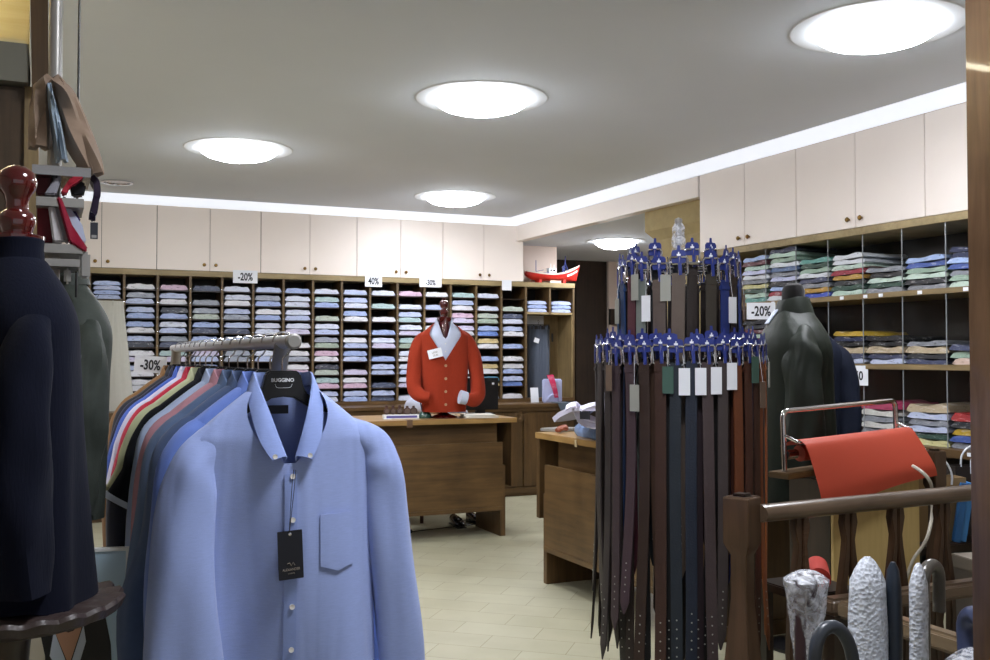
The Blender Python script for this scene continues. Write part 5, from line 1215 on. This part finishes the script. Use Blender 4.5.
for s in (-1, 1): sleeve([(s * .06, 0, -.10), (s * .125, 0, -.122), (s * .165, -.004, -.17), (s * .192, -.008, -.23), (s * .21, -.012, -.36), (s * .22, -.02, -.54), (s * .22, -.035, -.70)], [(.045, .06), (.052, .066), (.054, .070), (.056, .074), (.062, .075), (.062, .076), (.055, .07)], 71 + s, n=28, steps=56, a=.2).build('sleeve', m_wax, t)
MB().sheet([[(r_ * cos(2 * pi * i / 36), .92 * r_ * sin(2 * pi * i / 36), z - .015 * (sin(2 * pi * i / 36) < 0) * -sin(2 * pi * i / 36)) for i in range(36)] for r_, z in ((.095, -.035), (.088, -.01), (.078, .02), (.07, .045), (.066, .052))], .008, closed=True).build('collar', m_wax, t)
MB().sheet([[(.03 - .016 * k, -.072 - .014 * r_ - .004 * (2 - abs(k - 2)), .0 - .02 * r_) for k in range(5)] for r_ in range(4)], .004).build('shirt_collar', m_shirtw, t)
MB().sheet([[(x, g.front(x, z) - .006, z) for x in (-.03, 0, .03)] for z in [-.16 - .035 * i for i in range(20)]], .005).build('front_placket', m_wax, t)
QX, QY = 3.335, 3.82
t = thing('mannequin', 'cream bust form on a stand inside the navy jacket behind the coat', 'mannequin', (QX, QY, 0), R(-30))
MB().lathe([(.001, 0), (.16, 0), (.16, .014), (.03, .03), (.016, .06), (.016, .95), (.001, .95)], n=28).build('stand', m_black, t)
MB().lathe([(.001, .80), (.10, .84), (.14, 1.0), (.15, 1.2), (.16, 1.36), (.12, 1.48), (.065, 1.53), (.055, 1.57), (.055, 1.60), (.045, 1.62), (.001, 1.63)], n=32, sy=.8).build('torso', cloth('cream jersey', '#b9a48c'), t)
t = thing('jacket', 'navy jacket on a cream bust form behind the dark waxed coat', 'jacket', (QX, QY, 1.545), R(-30))
m_nv = cloth('navy wool', '#121828', rough=.8, sheen=0)
g = Garment(soft=True, nw=.075, sw=.205, sl=.15, L=.74, chest=.19, hem=.19, dn=.07, d=.125, dh=.125, drop=.2, seed=62, amp=.008)
m = MB(); add_body(m, g, nu=64, nv=30); m.build('body', m_nv, t)
for s in (-1, 1): sleeve([(s * .14, 0, -.115), (s * .19, -.005, -.17), (s * .215, -.01, -.28), (s * .225, -.03, -.43), (s * .22, -.05, -.6)], [(.045, .06), (.058, .066), (.062, .066), (.058, .06), (.05, .055)], 81 + s, a=.06).build('sleeve', m_nv, t)
MB().sheet(collar_grid(.08, .075, .03, .2, .05, .03, 26), .004).build('collar', m_nv, t)

# ================================================================== wrapping paper dispenser
DL = .64
t = thing('paper_dispenser', 'chrome wrapping paper dispenser on the oak cabinet, holding a red roll', 'paper dispenser', (2.485, 2.93, .975), R(7)); t.rotation_euler[1] = R(-2.2)
def rnd_path(pts, r=.03, k=6):
    P = [Vector(p) for p in pts]; out = [P[0]]
    for a, b, c in zip(P[:-2], P[1:-1], P[2:]):
        u, v = (a - b).normalized(), (c - b).normalized()
        for i in range(k + 1):
            q = i / k; out.append((b + u * r) * (1 - q) ** 2 + b * 2 * q * (1 - q) + (b + v * r) * q * q)
    out.append(P[-1]); return out
MB().tube(rnd_path([(0, 0, .0), (0, 0, .222), (DL, 0, .222), (DL, 0, .0)]), .010, 12).build('frame', m_chrome, t)
for x_ in (0, DL): MB().tube([(x_, 0, .135), (x_ + (.008 if x_ == 0 else 0), -.062, .112)], .006, 8).build('cutter_arm', m_chrome, t)
MB().box(.005, DL + .005, -.074, -.056, .108, .117).build('cutter_bar', m_chrome, t, bevel=.002)
MB().box(-.035, DL + .02, -.05, .05, -.022, .0).build('base', m_woody, t, bevel=.003)
MB().lathe([(.001, .012), (.016, .012), (.018, .03), (.018, .06), (.001, .062)], n=18, M=Matrix.Translation((0, .0, .06)) @ Matrix.Rotation(pi / 2, 4, 'Y')).build('roll_holder', m_silver, t)
m_redp = plain('red wrapping paper', '#b9462f', .5, var=.05)
t = thing('paper_roll', 'red wrapping paper roll with a sheet hanging from the dispenser', 'paper roll', t.location, R(7)); t.rotation_euler[1] = R(-2.2)
MB().lathe([(.012, .08), (.03, .08), (.03, DL - .03), (.012, DL - .03), (.012, .08)], n=30, M=Matrix.Translation((0, 0, .06)) @ Matrix.Rotation(pi / 2, 4, 'Y')).build('roll', m_redp, t)
sheet_g = []
for i in range(25):
    x = .012 + (DL - .02) * i / 24; q = i / 24
    ln = .225 - .075 * q - .02 * sin(q * pi * 1.0) * q
    prof = cat([(0, .028, .09), (0, -.02, .112), (0, -.058, .1195), (0, -.078, .112), (0, -.098, .09), (0, -.13 - .01 * q, .09 - ln * .4), (0, -.152 - .02 * q, .09 - ln * .75), (0, -.15 - .03 * q, .09 - ln)], 26)
    sheet_g.append([(x + .004 * (k / 25) ** 2, p.y, p.z) for k, p in enumerate(prof)])
MB().sheet(sheet_g, .0012).build('hanging_sheet', m_redp, t)
t = thing('oak_cabinet', 'light yellow oak cabinet under the red paper dispenser', 'cabinet', (2.67, 2.885, 0))
t.name = 'cabinet'
MB().box(0, .43, .012, .24, 0, .932).build('body', m_dark, t, bevel=.003); MB().box(0, .43, -.006, .012, .0, .94).build('front_panel', m_pine, t, bevel=.002); MB().box(-.02, .44, -.02, .26, .94, .952).build('top', m_dark, t, bevel=.003)

# low stool with a red roll
t = thing('stool', 'dark wooden stool behind the balusters carrying a red roll', 'stool', (2.30, 2.60, 0))
MB().box(-.11, .11, -.12, .12, .62, .65).build('seat', m_dark, t, bevel=.004)
for x in (-.09, .09):
    for y in (-.1, .1): MB().box(x - .015, x + .015, y - .015, y + .015, 0, .62).build('leg', m_dark, t)
t = thing('fabric_roll', 'red roll with a beige core lying behind the balusters', 'roll', (2.255, 2.50, .688), R(-40))
MB().lathe([(.012, 0), (.037, 0), (.037, .2), (.012, .2), (.012, 0)], n=24, M=Matrix.Rotation(-pi / 2, 4, 'X')).build('roll', plain('red felt', '#a82a1b', .8), t)
MB().lathe([(.005, -.001), (.013, -.001), (.013, .2), (.005, .2), (.005, -.001)], n=16, M=Matrix.Rotation(-pi / 2, 4, 'X')).build('core', m_page, t)

# ================================================================== balustrade of the stairwell
RY = 2.335
def newel(name, label, loc, h, w=.041, rz=R(45 - 20)):
    t = thing(name, label, 'newel post', loc, rz)
    def sq(k): return [(-w * k, -w * k), (w * k, -w * k), (w * k, w * k), (-w * k, w * k)]
    prof = [(0, 1), (.08, 1), (.22, .85), (.34, .62), (.47, .95), (.50, 1), (.53, .95), (.70, .62), (h - .17, .62), (h - .135, 1), (h - .006, 1), (h, .92)]
    V = []; F = []
    for z, k in prof: V += [(x, y, z) for x, y in sq(k)]
    for j in range(len(prof) - 1):
        for i in range(4): F.append((j * 4 + i, j * 4 + (i + 1) % 4, (j + 1) * 4 + (i + 1) % 4, (j + 1) * 4 + i))
    F += [(3, 2, 1, 0), tuple((len(prof) - 1) * 4 + i for i in range(4))]
    MB().add(V, F).build('post', wood('newel oak', '#3a2a1d', '#5c4533', axis=2, rough=.35, coat=.3), t, bevel=.003, angle=25)
    MB().box(-w * .55, w * .55, -w * .55, w * .55, h, h + .008).build('cap', m_dark, t, bevel=.004)
    return t
newel('newel_post', 'carved dark oak newel post in front of the belt rack', (1.845, 2.36, 0), .995)
newel('newel_post', 'thin dark post at the far end of the stairwell beside paper bags', (3.26, 2.95, 0), 1.02, .032, 0)
t = thing('balustrade', 'dark wooden stairwell railing with carved flat balusters', 'railing', (0, RY, 0))
MB().tube([(1.89, 0, .945), (3.6, 0, .97)], [(.026, .034)] * 2, 16, ref=(0, 0, 1)).build('handrail', m_railx, t)
MB().box(1.89, 3.6, -.03, .03, .10, .15).build('bottom_rail', m_darkx, t)
bal = [(0, 0), (.018, 0), (.022, .06), (.034, .115), (.026, .16), (.016, .2), (.024, .30), (.038, .45), (.045, .60), (.05, .78)]
for i, u in enumerate((800, 848, 895.5, 942, 1000, 1050)):
    x = on_Y(u, 540, RY).x; zt = .925 + (x - 1.89) * .0146
    o = None
    for s in (-1, 1):
        poly = [(.002, 0), (.024, 0), (.029, -.032), (.018, -.085), (.022, -.12), (.043, -.25), (.05, -.40), (.04, -.50), (.03, -.60), (.03, -.78), (.006, -.78), (.006, -.6), (.022, -.45), (.025, -.35), (.013, -.22), (.002, -.13)]
        b_ = MB().prism([(s * a, b) for a, b in (poly if s > 0 else poly[::-1])], .026)
        o = b_.build('baluster', m_dark if False else wood('baluster oak', '#2a1d13', '#483321', axis=2, rough=.4), t, bevel=.003) if s < 0 else o
        if s < 0: o.location = (x, 0, zt)
        else: q2 = b_.build('baluster', m_woodz, t, bevel=.003); q2.location = (x, 0, zt); q2.data.materials[0] = t.children[2].data.materials[0] if len(t.children) > 3 else q2.data.materials[0]
# umbrella stand
t = thing('stair_railing', 'low brown rail frame of the stairwell behind the wrapped umbrellas', 'railing', (0, 0, 0))
ux0, ux1, uy0, uy1, uz = 2.10, 2.95, 1.60, 2.265, .70
MB().box(ux0 - .03, ux1 + .03, uy1 - .03, uy1 + .03, uz - .05, uz).build('back_rail', m_railx, t, bevel=.012, segs=3)
MB().box(ux0 - .025, ux0 + .025, uy0, uy1 - .03, uz - .05, uz).build('side_rail', m_darky, t, bevel=.010, segs=3)
MB().box(ux1 - .025, ux1 + .025, uy0, uy1 - .03, uz - .05, uz).build('side_rail', m_darky, t, bevel=.010, segs=3)
MB().box(ux0 - .03, ux1 + .03, uy0 - .03, uy0 + .02, uz - .05, uz).build('front_rail', m_darkx, t, bevel=.012, segs=3)
for x, y in ((ux0, uy1), (ux1, uy1), (ux0, uy0), (ux1, uy0)): MB().box(x - .022, x + .022, y - .022, y + .022, 0, uz - .05).build('leg', m_dark, t)
t = thing('umbrella_stand', 'black metal umbrella stand under the wrapped umbrellas at lower right', 'umbrella stand', (0, 0, 0))
sx0, sx1, sy0, sy1 = 1.13, 1.76, 1.255, 1.78
MB().box(sx0, sx1, sy0, sy1, .03, .07).build('base', m_black, t, bevel=.004)
MB().box(sx0, sx1, sy0, sy0 + .014, .46, .49).box(sx0, sx1, sy1 - .014, sy1, .46, .49).box(sx0, sx0 + .014, sy0 + .014, sy1 - .014, .46, .49).box(sx1 - .014, sx1, sy0 + .014, sy1 - .014, .46, .49).build('top_frame', m_black, t)
for x in (sx0, sx1 - .014):
    for y in (sy0, sy1 - .014): MB().box(x, x + .014, y, y + .014, 0, .46).build('leg', m_black, t)

# umbrellas
m_hgrey = plain('dark grey rubber', '#3a3f47', .35); m_hbrown = plain('grey brown resin', '#54504a', .3, coat=.3); m_hblue = plain('blue grey resin', '#3d4664', .3); m_hblk = plain('blue black wood', '#232c38', .35); m_can = plain('navy umbrella cloth', '#171d33', .6)
m_film = film('clear wrapping film', False, .32); m_bub = film('bubble wrap', True, .66, (.86, .91, 1))
m_wine = plain('wine red resin', '#3f2a2e', .35)
def umbrella(label, tip, kind, hm, rz, lean=(0, 0), R_=.04, th=.012, wrap=None, wr=.045, wl=.3):
    H = tip.z; t = thing('umbrella', label, 'umbrella', (tip.x - (H - .075) * sin(lean[1]) * cos(rz), tip.y - (H - .075) * sin(lean[1]) * sin(rz), .075), rz, 'wrapped umbrellas in the stand')
    t.rotation_euler[0] = lean[0]; t.rotation_euler[1] = lean[1]
    h = H - .075
    if kind == 'hook':
        P = [(-R_, 0, h - R_ - .22), (-R_, 0, h - R_ - .06), (-R_, 0, h - R_)] + [(R_ * cos(pi - pi * i / 10), 0, h - R_ + R_ * sin(pi - pi * i / 10)) for i in range(1, 11)] + [(R_, 0, h - R_ - .03), (R_, 0, h - R_ - .065)]
        MB().tube(P, th, 14).build('handle', hm, t); sx = -R_
    elif kind == 'loop':
        P = [(R_ * .75 * cos(2 * pi * i / 24), 0, h - R_ * 1.2 + R_ * 1.25 * sin(2 * pi * i / 24)) for i in range(24)]
        MB().tube(P, (th), 14, closed=True).build('handle', hm, t); sx = 0
        MB().cyl((0, 0, h - R_ * 2.5), (0, 0, h - R_ * 2.3 - .22), th * .9, 12).build('grip', hm, t)
    else:
        MB().tube([(0, 0, h - .30), (0, 0, h - .14), (0, 0, h - .05), (0, 0, h - .015), (0, 0, h)], [th * 1.0, th * 1.15, th * 1.0, th * .75, th * .3], 14).build('handle', hm, t); sx = 0
    MB().lathe([(.001, .0), (.006, .02), (.012, .12), (.024, h * .45), (.03, h - .36), (.018, h - .28), (.008, h - .24), (.001, h - .24)], (sx, 0, 0), 16).build('canopy', m_can, t)
    if wrap:
        top, bottom, w_ = wrap[1], wrap[2], wr
        rows = []
        r = random.Random(int(tip.x * 977))
        for k in range(16):
            q = (k / 15) ** 1.6; z = h + top - (top + bottom) * q; ww = w_ * (min(1, .03 + q * 12.5) ** .5 if q < .08 else 1) * (1 - .55 * q * wrap[3])
            rows.append([(wrap[4] + ww * cos(2 * pi * i / 20) * (1 + .16 * noise.noise((i * .9, q * 7, tip.x * 9))), ww * wrap[5] * sin(2 * pi * i / 20) * (1 + .2 * noise.noise((i * .8, q * 7, 5 + tip.x * 9))), z) for i in range(20)])
        MB().sheet(rows, .0012, closed=True).add([tuple(p) for p in rows[0]], [tuple(range(20))]).build('wrap', wrap[0], t)
umbrella('umbrella with a wine-red hook handle wrapped in clear film, left of the others', at(806, 577, 2.05), 'hook', m_wine, R(25), R_=.03, th=.012, wrap=(m_film, .014, .24, 1.2, .0, .8), wr=.055)
umbrella('umbrella with a dark grey loop handle in front of the film-wrapped hook', at(829, 622, 1.72), 'loop', m_hgrey, R(-5), lean=(0, R(-9)), R_=.052, th=.0115)
umbrella('umbrella with a straight blue-black handle in bubble wrap', at(893, 562, 2.02), 'straight', m_hblk, R(-15), R_=.03, th=.0155, wrap=(m_bub, .012, .62, -1.0, -.056, .7), wr=.035)
umbrella('umbrella with a grey-brown hook handle beside the bubble-wrapped one', at(931, 565, 1.98), 'hook', m_hbrown, R(15), R_=.031, th=.0125, wrap=(m_bub, .01, .5, 0, -.05, .7), wr=.022)
umbrella('umbrella with a blue-grey handle at the door post', at(974, 612, 1.85), 'hook', m_hblue, R(70), lean=(0, R(6)), R_=.035, th=.016, wrap=(m_film, -.06, .4, 0, 0, .9), wr=.06)

# ================================================================== bags and boxes beyond the railing
t = thing('low_bench', 'low dark bench beyond the railing carrying paper bags', 'bench', (0, 0, 0)); t.name = 'bench'
MB().box(3.30, 4.30, 3.06, 3.45, .575, .61).build('top', m_dark, t, bevel=.004); MB().box(3.32, 4.28, 3.08, 3.10, .50, .575).build('apron', plain('dark green edge', '#24302a', .6), t)
for x in (3.33, 4.24):
    for y in (3.08, 3.40): MB().box(x, x + .04, y, y + .04, 0, .575).build('leg', m_dark, t)
def paper_bag(label, loc, rz, w, d, h, mat, cord, handles=True):
    t = thing('paper_bag', label, 'paper bag', loc, rz, 'paper bags on the bench')
    MB().box(-w / 2, w / 2, -d / 2, -d / 2 + .003, 0, h).box(-w / 2, w / 2, d / 2 - .003, d / 2, 0, h).box(-w / 2, -w / 2 + .003, -d / 2, d / 2, 0, h).box(w / 2 - .003, w / 2, -d / 2, d / 2, 0, h).box(-w / 2, w / 2, -d / 2, d / 2, 0, .003).build('bag', mat, t)
    for y in (-d / 2, d / 2 - .0): MB().tube(cat([(-w * .22, y, h - .03), (-w * .2, y, h + .04), (-w * .05, y, h + .08), (w * .1, y, h + .07), (w * .22, y, h + .02), (w * .22, y, h - .03)], 20), .0045, 7).build('cord_handle', cord, t)
m_kraft = plain('kraft paper', '#9c8058', .8)
paper_bag('tan kraft paper bag with white cord handles beyond the railing', (3.50, 3.17, .611), R(-20), .23, .10, .27, m_kraft, m_paper)
paper_bag('dark brown paper bag standing right of the kraft bag', (3.80, 3.20, .611), R(-25), .24, .10, .30, plain('dark brown paper', '#241a15', .6), m_paper)
for i, (c, dx, nm) in enumerate((('#2f6aa3', 0, 'left'), ('#3f7fb8', .034, 'right'))):
    o = MB().box(-.014, .014, -.12, .12, 0, .25).build('blue_folder', plain('blue board ' + nm, c, .5), None, bevel=.002); o.name = 'folder'; o.location = (3.585 + dx, 3.06 + .12, .612); o.rotation_euler = (0, R(9), R(-30)); tag(o, f'blue folder leaning beside the door post beyond the railing, {nm} one', 'folder', 'blue folders on the bench')
t = thing('carton_box', 'grey carton box standing on the floor beyond the railing', 'box', (3.38, 2.72, 0), R(-12))
MB().box(-.15, .15, -.12, .12, 0, .59).build('body', plain('grey carton', '#6e665c', .7), t, bevel=.003); MB().box(-.155, .155, -.125, .125, .575, .625).build('lid', plain('grey lid', '#857c70', .7), t, bevel=.003)
q = MB().tube(cat([at(913, 466, 3.50), at(922, 472, 3.42), at(929, 480, 3.40), at(932, 490, 3.42), at(932, 515, 3.42), at(928, 535, 3.36), at(922, 547, 3.36), at(913, 560, 3.36), at(906, 580, 3.36)], 40), .006, 8).build('white_cord', plain('white nylon cord', '#b9b3a3', .6)); q.name = 'cord'; tag(q, 'thick white cord hanging behind the railing near the right edge', 'cord')
# dark glossy door post close to the camera
struct(MB().box(1.450, 1.62, 1.10, 1.24, 0, 2.95).box(1.465, 1.62, 1.085, 1.10, 0, 2.95).build('door_1', wood('varnished door post', '#4a3727', '#715740', axis=2, rough=.25, coat=.5), bevel=.006))
w = bpy.data.worlds.new('world'); bpy.context.scene.world = w; w.use_nodes = True
w.node_tree.nodes['Background'].inputs[0].default_value = (.5, .52, .55, 1); w.node_tree.nodes['Background'].inputs[1].default_value = 1.0
vs = bpy.context.scene.view_settings
vs.view_transform = 'Standard'; vs.look = 'None'; vs.exposure = .1; vs.gamma = 1; vs.use_curve_mapping = False
